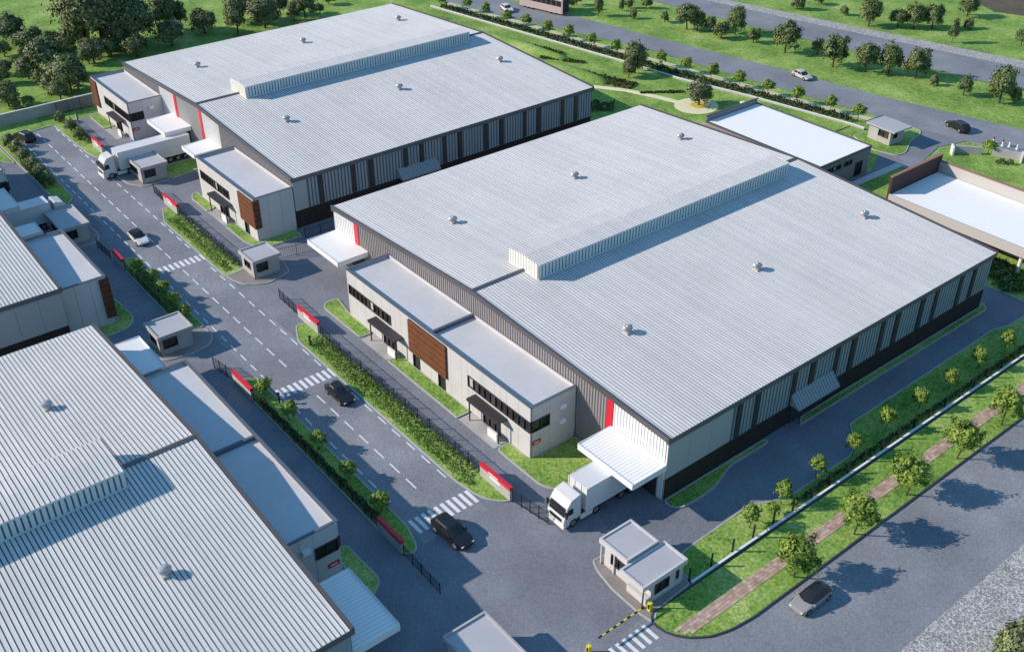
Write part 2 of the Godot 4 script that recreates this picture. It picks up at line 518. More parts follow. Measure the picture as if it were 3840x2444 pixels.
	# far roads
	ribbon("far_road", V2([70, -200, 78.5, -165, 86.6, -131.8, 94.9, -99.5, 98.4, -68.1, 101.2, -47.6, 102.3, -38, 104.8, -24, 110, 5, 122, 60]), V2([82, -200, 91, -158, 98.6, -124, 102.6, -98.7, 107.0, -75.3, 110.4, -51, 113.0, -40, 116.0, -26, 123, 5, 136, 60]), 0.0, M.asphalt)
	ribbon("far_highway", V2([116, -165, 120.6, -122, 122.2, -108.8, 124.8, -89.8, 130.4, -54.3, 133.9, -35.9, 142, 10]), V2([124.5, -165, 129.5, -122, 132, -108, 135.6, -89, 142.5, -56.0, 147, -35, 157, 10]), 0.0, M.asphalt)
	ribbon("far_gravel_shoulder", V2([124.5, -165, 129.5, -122, 132, -108, 135.6, -89, 142.5, -56.0, 147, -35, 157, 10]), V2([127.5, -165, 133, -122, 135.7, -108, 139.7, -89, 147.0, -56, 151.6, -35, 162, 10]), 0.004, M.gravel)
	ribbon("ploughed_field", V2([178, -130, 179, -100, 178.9, -72.4, 175.8, -66.3, 178.0, -60.5, 183, -40]), V2([400, -130, 400, -100, 400, -72, 400, -66, 400, -60, 400, -40]), -0.02, M.soil)
	ribbon("sand_path", V2([81.2, -150, 82.6, -140.4, 83.9, -134.3, 85.0, -128.2, 87.3, -112, 89.6, -98, 92.5, -80, 95.2, -62, 97.6, -50, 98.6, -44.5]), V2([82.8, -150, 84.3, -140.4, 85.6, -134.3, 86.7, -128.2, 89.0, -112, 91.3, -98, 94.2, -80, 97.0, -62, 99.4, -50, 100.2, -44.5]), 0.002, M.sand)
	# east entrance paving
	sheet("entrance_drive", V2([63.1, -33.0, 81.5, -32.6, 88.4, -36.0, 90.2, -33.2, 96.4, -35.2, 100.6, -36.0, 102.6, -38.6, 106.0, -31, 104.0, -29.7, 102.4, -29.9, 98.0, -31.2, 92.0, -29.8, 86.0, -27.5, 63.1, -24.0]), -0.002, M.yard)
	lawn("kerbed lawn island round the grey kiosk", V2([88.2, -37.4, 89.2, -33.4, 91.5, -33.1, 96.6, -35.4, 100.2, -36.0, 101.7, -37.0, 102.0, -41.5, 96.0, -42.5, 90.5, -43.0]), 0.7)
	lawn("lawn in front of the brown parapet building", V2([91.4, -29.0, 97.6, -30.6, 102.2, -29.2, 103.7, -28.9, 105.2, -25.5, 106.4, -19.0, 109, -5, 88, -5, 84, -20, 84, -26.5]), 0.6)
	lawn("shaded lawn between the two white flat roofed buildings", V2([64, -31.0, 86.2, -30.9, 86.6, -28.0, 78, -24.2, 64, -24.2]), 0.4)
	lawn("lawn and hedge bed beyond the corner of the largest warehouse", V2([62.8, 1.6, 62.3, -2.0, 62.8, -4.6, 69.2, -5.4, 76, -5.0, 76, 4.8, 62.4, 4.6]), 0.5)
	sheet("carport_paving", rect(64, -24, 84, -5.6), 0.005, M.apron)
	var pp := struct("slab_path", "pale slab path between the two white flat roofed buildings")
	for i in 22:
		inst("paving_slab", shared_box(Vector3(0.76, 0.06, 1.35)), M.office, pp, Vector3(68.6 + i * 0.84, 0.13, -31.35 + i * 0.018))

func garden_h(x: float, z: float) -> float:
	var h := 0.0
	for k in [[74.4, -125.0, 77.0, -104.0, 0.9, 3.4], [71.4, -106.0, 74.4, -90.0, 1.0, 4.0]]:
		var a := Vector2(k[0], k[1])
		var bb := Vector2(k[2], k[3])
		var p := Vector2(x, z)
		var t := clampf((p - a).dot(bb - a) / (bb - a).length_squared(), 0.0, 1.0)
		var d: float = p.distance_to(a.lerp(bb, t)) / (k[5] * (0.55 + 0.45 * sin(PI * clampf(t, 0.05, 0.95))))
		if d < 1.0: h += k[4] * (0.5 + 0.5 * cos(PI * d))
	return h

func wall_x(z: float) -> float:
	var w := [[-150.0, 77.0], [-124.5, 80.9], [-94.8, 85.5], [-80.0, 87.3], [-65.7, 90.7], [-47.2, 94.0], [-40.0, 94.6]]
	for i in w.size() - 1:
		if z <= w[i + 1][0]: return lerpf(w[i][1], w[i + 1][1], (z - w[i][0]) / (w[i + 1][0] - w[i][0]))
	return 94.6

func garden_mesh():
	var nx := 60
	var nz := 100
	var P := []
	for j in nz + 1:
		for i in nx + 1:
			var z := -138.0 + 92.0 * j / nz
			var x := 57.2 + (wall_x(z) - 57.2) * i / nx
			P.append(Vector3(x, 0.06 + garden_h(x, z), z))
	var st := SurfaceTool.new()
	st.begin(Mesh.PRIMITIVE_TRIANGLES)
	for p in P: st.add_vertex(p)
	for j in nz:
		for i in nx:
			var a := j * (nx + 1) + i
			for k in [a, a + 1, a + nx + 2, a, a + nx + 2, a + nx + 1]: st.add_index(k)
	st.generate_normals()
	var o := inst("garden_lawn", st.commit(), M.grass)
	tag(o, "garden lawn with grassy mounds behind the farther warehouse", "", "", "structure")
	var path := Mb.new()
	var pts := [Vector2(57.3, -92.2), Vector2(64, -90.8), Vector2(71.5, -88.4), Vector2(75, -83), Vector2(77.2, -77), Vector2(78.3, -72.5)]
	for i in pts.size() - 1:
		for s in 6:
			var a: Vector2 = pts[i].lerp(pts[i + 1], s / 6.0)
			var c: Vector2 = pts[i].lerp(pts[i + 1], (s + 1) / 6.0)
			var nrm := Vector2(-(c - a).y, (c - a).x).normalized() * 0.8
			path.quad(Vector3(a.x - nrm.x, 0.10 + garden_h(a.x, a.y), a.y - nrm.y), Vector3(a.x + nrm.x, 0.10 + garden_h(a.x, a.y), a.y + nrm.y), Vector3(c.x + nrm.x, 0.10 + garden_h(c.x, c.y), c.y + nrm.y), Vector3(c.x - nrm.x, 0.10 + garden_h(c.x, c.y), c.y - nrm.y))
	var po := obj("garden_path", path, M.sandpale)
	po.set_meta("kind", "structure")
	var circ := []
	for i in 20: circ.append(Vector2(79.6 + cos(TAU * i / 20) * 4.2, -69.2 + sin(TAU * i / 20) * 3.9))
	sheet("garden_circle", circ, 0.12, M.sandpale)
	var ring := []
	for i in 16: ring.append(Vector2(80.2 + cos(TAU * i / 16) * 1.5, -69.2 + sin(TAU * i / 16) * 1.4))
	sheet("tree_bed", ring, 0.15, M.sandyellow)

# ------------------------------------------------------------------ warehouses
func roof_panel_mesh(w: float, run: float, rise: float) -> ArrayMesh:
	var key := "rp%.3f_%.3f_%.3f" % [w, run, rise]
	if cache.has(key): return cache[key]
	var b := Mb.new()
	var xs := [0.0, w * 0.69, w * 0.71, w * 0.75, w * 0.77]
	var ys := [0.0, 0.0, 0.03, 0.03, -0.004]
	for i in 4:
		b.quad(Vector3(xs[i], ys[i], 0), Vector3(xs[i], ys[i] + rise, run), Vector3(xs[i + 1], ys[i + 1] + rise, run), Vector3(xs[i + 1], ys[i + 1], 0))
	b.quad(Vector3(0, -0.06, 0), Vector3(0, 0, 0), Vector3(xs[4], 0, 0), Vector3(xs[4], -0.06, 0))
	cache[key] = b.mesh()
	return cache[key]

# corrugated sheet standing along a line, top height from a function of the distance along it
func corrugated(b: Mb, p: Vector3, dir: Vector3, out: Vector3, length: float, y0: float, top: Callable, pitch := 0.36, depth := 0.07):
	var n := int(length / pitch)
	var w := length / n
	var prev := Vector3.ZERO
	var pt := 0.0
	var first := true
	for i in n:
		for k in 4:
			var u: float = (i + [0.0, 0.34, 0.5, 0.84][k]) * w
			var q: Vector3 = p + dir * u + out * ([0.0, 0.0, depth, depth][k])
			var t: float = top.call(u)
			if not first: b.quad(prev + Vector3.UP * y0, prev + Vector3.UP * pt, q + Vector3.UP * t, q + Vector3.UP * y0)
			prev = q; pt = t; first = false
	var e := p + dir * length
	b.quad(prev + Vector3.UP * y0, prev + Vector3.UP * pt, e + Vector3.UP * float(top.call(length)), e + Vector3.UP * y0)

func strip_window(parent: Node, x0: float, x1: float, y0: float, y1: float, z: float):
	# tall narrow window in the side wall: dark frame and four panes
	var w := Mb.new()
	w.box(Vector3(x0, y0, z), Vector3(x1, y1, z + 0.09))
	var o := obj("window", w, M.frame, parent)
	var n := 4
	for i in n:
		var a := y0 + 0.08 + (y1 - y0 - 0.08) * i / n
		inst("pane", shared_box(Vector3(x1 - x0 - 0.2, (y1 - y0) / n - 0.12, 0.02)), M.glass2, o, Vector3((x0 + x1) * 0.5, a + ((y1 - y0) / n - 0.12) * 0.5, z + 0.105))

func canopy(parent: Node, s: float, x_out: float, z0: float, z1: float, y: float):
	# lean-to dock canopy of ribbed white sheet
	var b := Mb.new()
	var c := Mb.new()
	b.box(Vector3(s * -0.1, y - 0.62, z0 + 0.02), Vector3(s * (x_out + 0.05), y - 0.2, z1 - 0.02))
	var o := obj("dock_canopy", b, M.white, parent)
	var n := int((z1 - z0) / 0.4)
	var w := (z1 - z0) / n
	for i in n:
		c.quad(Vector3(s * -0.05, y, z0 + i * w), Vector3(s * x_out, y - 0.12, z0 + i * w), Vector3(s * x_out, y - 0.12, z0 + (i + 0.92) * w), Vector3(s * -0.05, y, z0 + (i + 0.92) * w))
	obj("ribbed_sheet", c, M.brightroof, o)
	part_box("sheet_lining", Vector3(s * -0.06, y - 0.19, z0 + 0.02), Vector3(s * (x_out + 0.06), y - 0.14, z1 - 0.02), M.clad_mid, o)
	var f := Mb.new()
	f.box(Vector3(s * x_out, y - 0.7, z0), Vector3(s * (x_out - 0.08), y + 0.02, z1))
	f.box(Vector3(s * -0.1, y - 0.7, z1 - 0.001), Vector3(s * x_out, y + 0.0, z1 + 0.06))
	f.box(Vector3(s * -0.1, y - 0.7, z0 - 0.06), Vector3(s * x_out, y + 0.0, z0 + 0.001))
	obj("fascia", f, M.white, o)

func turbine(parent: Node, at: Vector3):
	var b := Mb.new()
	b.box(at + Vector3(-0.4, -0.25, -0.4), at + Vector3(0.4, 0.08, 0.4))
	b.cyl(at + Vector3(0, 0.05, 0), at + Vector3(0, 0.3, 0), 0.3, 0.3, 10)
	var o := obj("roof_vent", b, M.clad_mid, parent)
	var t := Mb.new()
	var n := 14
	for i in n:
		var a := TAU * i / n
		var a2 := TAU * (i + 0.8) / n
		var prof := [Vector2(0.34, 0.26), Vector2(0.54, 0.40), Vector2(0.58, 0.56), Vector2(0.46, 0.74), Vector2(0.16, 0.84)]
		for j in 4:
			var p: Vector2 = prof[j]
			var q: Vector2 = prof[j + 1]
			t.quad(at + Vector3(cos(a) * p.x * 0.9, p.y, sin(a) * p.x * 0.9), at + Vector3(cos(a2) * p.x, p.y, sin(a2) * p.x), at + Vector3(cos(a2) * q.x, q.y, sin(a2) * q.x), at + Vector3(cos(a) * q.x * 0.9, q.y, sin(a) * q.x * 0.9))
	t.cyl(at + Vector3(0, 0.8, 0), at + Vector3(0, 0.86, 0), 0.22, 0.18, 10)
	obj("turbine", t, M.metal, o)

func warehouse(d: Dictionary):
	var s: float = d.s
	var L: float = d.len
	var D: float = d.depth
	var he: float = d.get("he", 8.0)
	var hr: float = he + 1.65
	var half := L * 0.5
	var o := thing("warehouse", d.label, "warehouse", Vector3(d.x, 0, d.z))
	var top := func(z: float) -> float: return he - 0.12 + 1.65 * (1.0 - absf(z + half) / half)
	# road facade (gable end) in its sections
	for sec in d.walls:
		var b := Mb.new()
		corrugated(b, Vector3(0, 0, sec[1]), Vector3(0, 0, -1), Vector3(-s, 0, 0), sec[1] - sec[0], 0.0, func(u: float) -> float: return top.call(sec[1] - u), sec[3] if sec.size() > 3 else 0.42, 0.09)
		obj("cladding", b, M[sec[2]], o)
	for r in d.reds:
		var b := Mb.new()
		b.box(Vector3(-s * 0.02, 3.4, r - 0.45), Vector3(-s * 0.17, top.call(r) - 0.2, r + 0.45))
		obj("red_strip", b, M.red, o)
	# side walls
	var sm := 0.0
	if d.has("smooth"): sm = d.smooth
	for side in [0, 1]:
		var z := 0.0 if side == 0 else -L
		var oz := 1.0 if side == 0 else -1.0
		var pl := Mb.new()
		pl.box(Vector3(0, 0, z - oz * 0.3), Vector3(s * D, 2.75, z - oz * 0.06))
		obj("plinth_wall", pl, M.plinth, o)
		if sm > 0.0:
			var npan := maxi(1, int(sm / 2.4))
			for i in npan:
				var a := sm * i / npan
				var e := sm * (i + 1) / npan
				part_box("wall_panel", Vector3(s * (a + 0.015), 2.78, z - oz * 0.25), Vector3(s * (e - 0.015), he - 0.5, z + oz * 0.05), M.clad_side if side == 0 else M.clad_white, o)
		var cb := Mb.new()
		corrugated(cb, Vector3(s * (sm + 0.05), 0, z), Vector3(s, 0, 0), Vector3(0, 0, oz), D - sm - 0.1, 2.75, func(_u: float) -> float: return he - 0.3, 0.42, 0.08)
		if side == 0 and d.has("strips"):
			var nr := int((D - sm - 0.3) / 0.55)
			for i in nr:
				inst("cladding_rib", shared_box(Vector3(0.33, he - 3.1, 0.05)), M.clad_blue, o, Vector3(s * (sm + 0.2 + (i + 0.5) * (D - sm - 0.3) / nr), 2.78 + (he - 3.1) * 0.5, 0.03))
		else:
			obj("cladding", cb, M.clad_blue, o)
		var bk := Mb.new()
		bk.box(Vector3(s * 0.02, 2.76, z - oz * 0.32), Vector3(s * (D - 0.02), he - 0.32, z - oz * (0.27 if side == 1 or not d.has("strips") else 0.0)))
		obj("wall_backing", bk, M.clad_slate, o)
		var gt := Mb.new()
		gt.box(Vector3(-s * 0.28, he - 0.62, z - oz * 0.1), Vector3(s * (D + 0.2), he - 0.02, z + oz * 0.26))
		obj("gutter", gt, M.gutter, o)
	if d.has("strips"):
		for x in d.strips: strip_window(o, s * x - 0.4, s * x + 0.4, 2.9, he - 0.7, 0.085)
	if d.has("awning"):
		var aw := Mb.new()
		var x0: float = d.awning
		for i in 16:
			var a := x0 + i * 0.44
			aw.quad(Vector3(a, 4.35, 0.1), Vector3(a, 2.95, 1.35), Vector3(a + 0.3, 2.95, 1.35), Vector3(a + 0.3, 4.35, 0.1))
			aw.boxt(Transform3D(Basis(Vector3.RIGHT, 0.842), Vector3(a + 0.37, 3.67, 0.75)), Vector3(0.12, 0.12, 1.85))
		aw.box(Vector3(x0, 2.8, 1.3), Vector3(x0 + 7.04, 3.0, 1.42))
		aw.tri(Vector3(x0, 4.35, 0.1), Vector3(x0, 2.9, 1.35), Vector3(x0, 2.9, 0.1))
		aw.tri(Vector3(x0 + 7.04, 4.35, 0.1), Vector3(x0 + 7.04, 2.9, 1.35), Vector3(x0 + 7.04, 2.9, 0.1))
		obj("awning", aw, M.clad_blue, o)
		part_box("roller_door", Vector3(x0 + 0.6, 0.02, -0.1), Vector3(x0 + 6.4, 2.8, 0.03), M.dark, o)
	# rear gable
	var rg := Mb.new()
	corrugated(rg, Vector3(s * D, 0, 0), Vector3(0, 0, -1), Vector3(s, 0, 0), L, 0.0, func(u: float) -> float: return top.call(-u), 0.6, 0.09)
	obj("cladding", rg, M.clad_mid, o)
	# roof: deck, ribbed panels, edge trims, ridge cap
	var rf := Mb.new()
	rf.quad(Vector3(-s * 0.25, he - 0.012, 0.22), Vector3(s * (D + 0.2), he - 0.012, 0.22), Vector3(s * (D + 0.2), hr - 0.012, -half), Vector3(-s * 0.25, hr - 0.012, -half))
	rf.quad(Vector3(-s * 0.25, he - 0.012, -L - 0.22), Vector3(-s * 0.25, hr - 0.012, -half), Vector3(s * (D + 0.2), hr - 0.012, -half), Vector3(s * (D + 0.2), he - 0.012, -L - 0.22))
	var roof := obj("roof", rf, M.seam, o)
	var rng := RandomNumberGenerator.new()
	rng.seed = 77
	var n := int(round(D / 0.42))
	var w := D / n
	var pm := roof_panel_mesh(w, -(half + 0.2), 1.65)
	var pm2 := roof_panel_mesh(w, half + 0.2, 1.65)
	for i in n:
		var m: Material = M["roof%d" % (rng.randi() % 3)]
		var x := i * w if s > 0 else -(i + 1) * w
		inst("roof_panel", pm, m, roof, Vector3(x, he, 0.2))
		inst("roof_panel", pm2, m, roof, Vector3(x, he, -L - 0.2))
	for e in [-0.28, D + 0.05]:
		for sd in [[0.25, -half], [-half, -L - 0.25]]:
			var ya := he if absf(sd[0]) < 1.0 else hr
			var yb := hr if ya == he else he
			var xa: float = s * e
			var xb: float = s * (e + 0.26)
			var A := [Vector3(xa, ya - 0.45, sd[0]), Vector3(xb, ya - 0.45, sd[0]), Vector3(xb, ya + 0.16, sd[0]), Vector3(xa, ya + 0.16, sd[0])]
			var B := [Vector3(xa, yb - 0.45, sd[1]), Vector3(xb, yb - 0.45, sd[1]), Vector3(xb, yb + 0.16, sd[1]), Vector3(xa, yb + 0.16, sd[1])]
			var et := Mb.new()
			et.loft([A, B])
			obj("edge_trim", et, M.trim, roof)
	for seg in [[0.0, 7.4], [52.6, D]]:
		if seg[1] > seg[0] and seg[0] < D:
			var rc := Mb.new()
			rc.loft([[Vector3(s * seg[0], hr + 0.05, -half + 0.34), Vector3(s * seg[0], hr + 0.22, -half), Vector3(s * seg[0], hr + 0.05, -half - 0.34)], [Vector3(s * seg[1], hr + 0.05, -half + 0.34), Vector3(s * seg[1], hr + 0.22, -half), Vector3(s * seg[1], hr + 0.05, -half - 0.34)]])
			obj("ridge_cap", rc, M.gutter, roof)
	# ridge monitor
	var m0 := 7.5
	var m1 := minf(52.4, D - 0.5)
	var hw := 2.75
	var mh := 2.0
	var yb := hr - 1.65 * hw / half
	var mo := Node3D.new()
	put(mo, "ridge_monitor", o)
	var md := Mb.new()
	for sd in [1.0, -1.0]:
		md.quad(Vector3(s * m0, yb + mh - 0.012 + 1.65 * 0.12 / half, -half + sd * hw), Vector3(s * m1, yb + mh - 0.012 + 1.65 * 0.12 / half, -half + sd * hw), Vector3(s * m1, hr + mh - 0.012 + 1.65 * 0.12 / half, -half), Vector3(s * m0, hr + mh - 0.012 + 1.65 * 0.12 / half, -half))
	obj("roof_lining", md, M.seam, mo)
	for e in [m0, m1]:
		var eb := Mb.new()
		var ox: float = -s if e == m0 else s
		corrugated(eb, Vector3(s * e, 0, -half + hw), Vector3(0, 0, -1), Vector3(ox, 0, 0), hw * 2, yb - 0.2, func(u: float) -> float: return hr + mh - 1.65 * absf(u - hw) / half, 0.5, 0.06)
		obj("end_wall", eb, M.cream, mo)
	for sd in [1.0, -1.0]:
		var wb := Mb.new()
		if sd < 0.0: corrugated(wb, Vector3(s * m0, 0, -half + sd * hw), Vector3(s, 0, 0), Vector3(0, 0, sd), m1 - m0, yb - 0.2, func(_u: float) -> float: return yb + mh - 0.02, 0.6, 0.14)
		else: wb.box(Vector3(s * m0, yb - 0.2, -half + hw - 0.2), Vector3(s * m1, yb + mh - 0.03, -half + hw - 0.06))
		obj("side_wall", wb, M.monitor if sd < 0.0 else M.louvre_dark, mo)
	var ns := int((m1 - m0) / 0.52)
	for i in ns:
		inst("slat", shared_box(Vector3(0.36, mh - 0.1, 0.07)), M.monitor, mo, Vector3(s * (m0 + (i + 0.5) * (m1 - m0) / ns), yb + mh * 0.5 - 0.02, -half + hw - 0.02))
	for yy in [yb + mh - 0.16, yb + 0.12]:
		inst("rail", shared_box(Vector3(m1 - m0, 0.16, 0.1)), M.monitor, mo, Vector3(s * (m0 + m1) * 0.5, yy, -half + hw + 0.03))
	var nm := int(round((m1 - m0) / 0.42))
	var wm := (m1 - m0) / nm
	var mp := roof_panel_mesh(wm, -(hw + 0.12), 1.65 * (hw + 0.12) / half)
	var mp2 := roof_panel_mesh(wm, hw + 0.12, 1.65 * (hw + 0.12) / half)
	for i in nm:
		var x := m0 + i * wm if s > 0 else -(m0 + (i + 1) * wm)
		inst("roof_panel", mp, M["roof%d" % (rng.randi() % 3)], mo, Vector3(x, yb + mh, -half + hw + 0.12))
		inst("roof_panel", mp2, M["roof%d" % (rng.randi() % 3)], mo, Vector3(x, yb + mh, -half - hw - 0.12))
	for v in d.vents:
		turbine(o, Vector3(s * v.x, he + 1.65 * (1.0 - absf(v.y + half) / half) + 0.1, v.y))
	for c in d.docks:
		canopy(o, s, -4.6, c[0], c[1], 4.75)
		var wdt: float = c[1] - c[0]
		part_box("dock_door", Vector3(-s * 0.02, 0.02, c[0] + wdt * 0.14), Vector3(-s * 0.2, 3.6, c[1] - wdt * 0.14), M.dark, o)
	return o

# ------------------------------------------------------------------ offices
func panel_wall(o: Node, p: Vector3, dir: Vector3, out: Vector3, length: float, h: float, openings: Array, m: Material, pw := 2.0):
	# precast panels with open joints; openings are [u0, u1, v0, v1, kind]
	var cuts := [0.0, length]
	var n := maxi(1, int(round(length / pw)))
	for i in range(1, n): cuts.append(length * i / n)
	for q in openings:
		var kept := []
		for c in cuts:
			if absf(c - q[0]) > 0.7 and absf(c - q[1]) > 0.7 or c == 0.0 or c == length: kept.append(c)
		cuts = kept
		cuts.append(q[0]); cuts.append(q[1])
	cuts.sort()
	var turn := Basis(dir, Vector3.UP, dir.cross(Vector3.UP))
	for i in cuts.size() - 1:
		var a: float = cuts[i]
		var e: float = cuts[i + 1]
		if e - a < 0.1: continue
		var ys := [[0.0, h]]
		for q in openings:
			if (a + e) * 0.5 > q[0] and (a + e) * 0.5 < q[1]:
				var nys := []
				for y in ys:
					if q[2] - y[0] > 0.05: nys.append([y[0], minf(q[2], y[1])])
					if y[1] - q[3] > 0.05: nys.append([maxf(q[3], y[0]), y[1]])
				ys = nys
		for y in ys:
			var mi := inst("wall_panel", shared_box(Vector3(e - a - 0.03, y[1] - y[0] - 0.02, 0.14)), m, o)
			mi.transform = Transform3D(turn, p + dir * ((a + e) * 0.5) + Vector3.UP * ((y[0] + y[1]) * 0.5) - out * 0.07)
	for q in openings:
		var c: Vector3 = p + dir * ((q[0] + q[1]) * 0.5) + Vector3.UP * ((q[2] + q[3]) * 0.5)
		var w: float = q[1] - q[0]
		var hh: float = q[3] - q[2]
		var fb := Mb.new()
		var t := Transform3D(turn, c)
		for sgn in [-1.0, 1.0]:
			fb.boxt(t * Transform3D(Basis(), Vector3(0, sgn * (hh * 0.5 - 0.04), 0)), Vector3(w, 0.08, 0.2))
			fb.boxt(t * Transform3D(Basis(), Vector3(sgn * (w * 0.5 - 0.04), 0, 0)), Vector3(0.08, hh - 0.16, 0.2))
		var np: int = maxi(1, int(round(w / 0.95)))
		for k in range(1, np):
			fb.boxt(t * Transform3D(Basis(), Vector3(-w * 0.5 + w * k / np, 0, 0)), Vector3(0.07, hh - 0.16, 0.14))
		var wo := obj("door" if q[4] == "door" else "window", fb, M.frame, o)
		for k in np:
			var pm: Material = M.glass
			if q[4] == "window" and k % 3 == 1 and (k * 7 + int(q[0])) % 4 < 2: pm = M.glass2
			if q[4] == "window" and (k * 5 + int(q[0])) % 11 == 3: pm = M.blind
			var pn := inst("pane", shared_box(Vector3(w / np - 0.1, hh - 0.14, 0.03)), pm, wo)
			pn.transform = Transform3D(turn, p + dir * (q[0] + w * (k + 0.5) / np) + Vector3.UP * ((q[2] + q[3]) * 0.5) - out * 0.09)

func porch(o: Node, s: float, xf: float, z0: float, z1: float):
	# dark flat porch roof on slim posts
	var b := Mb.new()
	b.box(Vector3(xf + s * 0.02, 2.86, z0), Vector3(xf - s * 1.25, 3.02, z1))
	b.box(Vector3(xf - s * 1.2, 2.72, z0 + 0.02), Vector3(xf - s * 1.27, 2.99, z1 - 0.02))
	var po := obj("porch_roof", b, M.dark, o)
	for z in [z0 + 0.25, z1 - 0.25]:
		inst("post", shared_box(Vector3(0.12, 2.85, 0.12)), M.dark, po, Vector3(xf - s * 1.05, 1.43, z))
	inst("bench_wall", shared_box(Vector3(0.25, 1.0, 1.6)), M.white, po, Vector3(xf - s * 0.9, 0.5, z1 - 1.4))

func timber(o: Node, p: Vector3, dir: Vector3, out: Vector3, length: float, y0: float, y1: float):
	var b := Mb.new()
	var turn := Basis(dir, Vector3.UP, dir.cross(Vector3.UP))
	var c := p + dir * length * 0.5 + Vector3.UP * (y0 + y1) * 0.5
	b.boxt(Transform3D(turn, c + out * 0.08), Vector3(length, y1 - y0, 0.12))
	var sc := obj("timber_screen", b, M.brown, o)
	var n := int((y1 - y0) / 0.27)
	for i in n:
		var mi := inst("slat", shared_box(Vector3(length, 0.15, 0.10)), M["wood%d" % (i * 7 % 3)], sc)
		mi.transform = Transform3D(turn, c + out * 0.22 + Vector3.UP * (-(y1 - y0) * 0.5 + (i + 0.5) * (y1 - y0) / n))

func office(d: Dictionary):
	# node at the warehouse corner line; the front faces the internal road
	var s: float = d.s
	var W: float = d.w
	var z0: float = d.z0
	var z1: float = d.z1
	var h: float = d.h
	var o := thing("office_block", d.label, "office building", Vector3(d.x, 0, z1))
	var L := z1 - z0
	var xf := -s * W
	# core
	var b := Mb.new()
	b.box(Vector3(-s * 0.12, 0, -0.15), Vector3(xf + s * 0.15, h - 0.5, -L + 0.15))
	obj("core_wall", b, M.clad_dark, o)
	panel_wall(o, Vector3(xf, 0, -L), Vector3(0, 0, 1), Vector3(-s, 0, 0), L, h, d.front, M.office)
	panel_wall(o, Vector3(xf + s * 0.15, 0, 0), Vector3(s, 0, 0), Vector3(0, 0, 1), W - 0.3, h, d.get("south", []), M.office, 2.1)
	panel_wall(o, Vector3(xf + s * 0.15, 0, -L), Vector3(s, 0, 0), Vector3(0, 0, -1), W - 0.3, h, d.get("north", []), M.office, 2.1)
	part_box("wall_panel", Vector3(-s * 0.25, h - 0.6, -L + 0.15), Vector3(-s * 0.13, h, -0.15), M.office, o)
	# roofs, divided by cross parapets where the blocks step
	var cuts: Array = [-L] + d.get("steps", []) + [0.0]
	for i in cuts.size() - 1:
		part_box("roof_deck", Vector3(-s * 0.26, h - 0.55, cuts[i] + 0.15), Vector3(xf + s * 0.15, h - 0.3 - 0.06 * (i % 2), cuts[i + 1] - 0.15), M.deck, o)
	var cp := Mb.new()
	cp.box(Vector3(xf - s * 0.06, h + 0.002, -L - 0.06), Vector3(xf + s * 0.3, h + 0.09, 0.06))
	cp.box(Vector3(xf + s * 0.302, h + 0.002, -0.25), Vector3(-s * 0.12, h + 0.09, 0.06))
	cp.box(Vector3(xf + s * 0.302, h + 0.002, -L - 0.06), Vector3(-s * 0.12, h + 0.09, -L + 0.25))
	for st in d.get("steps", []):
		cp.box(Vector3(xf + s * 0.302, h - 0.5, st - 0.16), Vector3(-s * 0.27, h + 0.09, st + 0.16))
	obj("coping", cp, M.coping, o)
	for p in d.get("porches", []): porch(o, s, xf, p[0] - z1, p[1] - z1)
	for t in d.get("timber", []):
		timber(o, Vector3(xf, 0, t[0] - z1), Vector3(0, 0, 1), Vector3(-s, 0, 0), t[1] - t[0], t[2], t[3])
	for t in d.get("timber_end", []):
		timber(o, Vector3(xf - s * 0.27, 0, 0.0), Vector3(s, 0, 0), Vector3(0, 0, 1), t[0], t[1], t[2])
	for t in d.get("timber_north", []):
		timber(o, Vector3(xf - s * 0.27, 0, -L), Vector3(s, 0, 0), Vector3(0, 0, -1), t[0], t[1], t[2])
	if d.has("sign"):
		var sx: float = d.sign
		part_box("red_sign", Vector3(sx, 1.7, 0.03), Vector3(sx + 1.15, 2.2, 0.09), M.red, o)
		inst("sign_stripe", shared_box(Vector3(0.7, 0.12, 0.02)), M.white, o, Vector3(sx + 0.57, 1.95, 0.1))
	for q in d.get("aircon", []):
		part_box("air_conditioner", Vector3(q[0], q[1], 0.0), Vector3(q[0] + 0.8, q[1] + 0.45, 0.42), M.white, o)
	return o

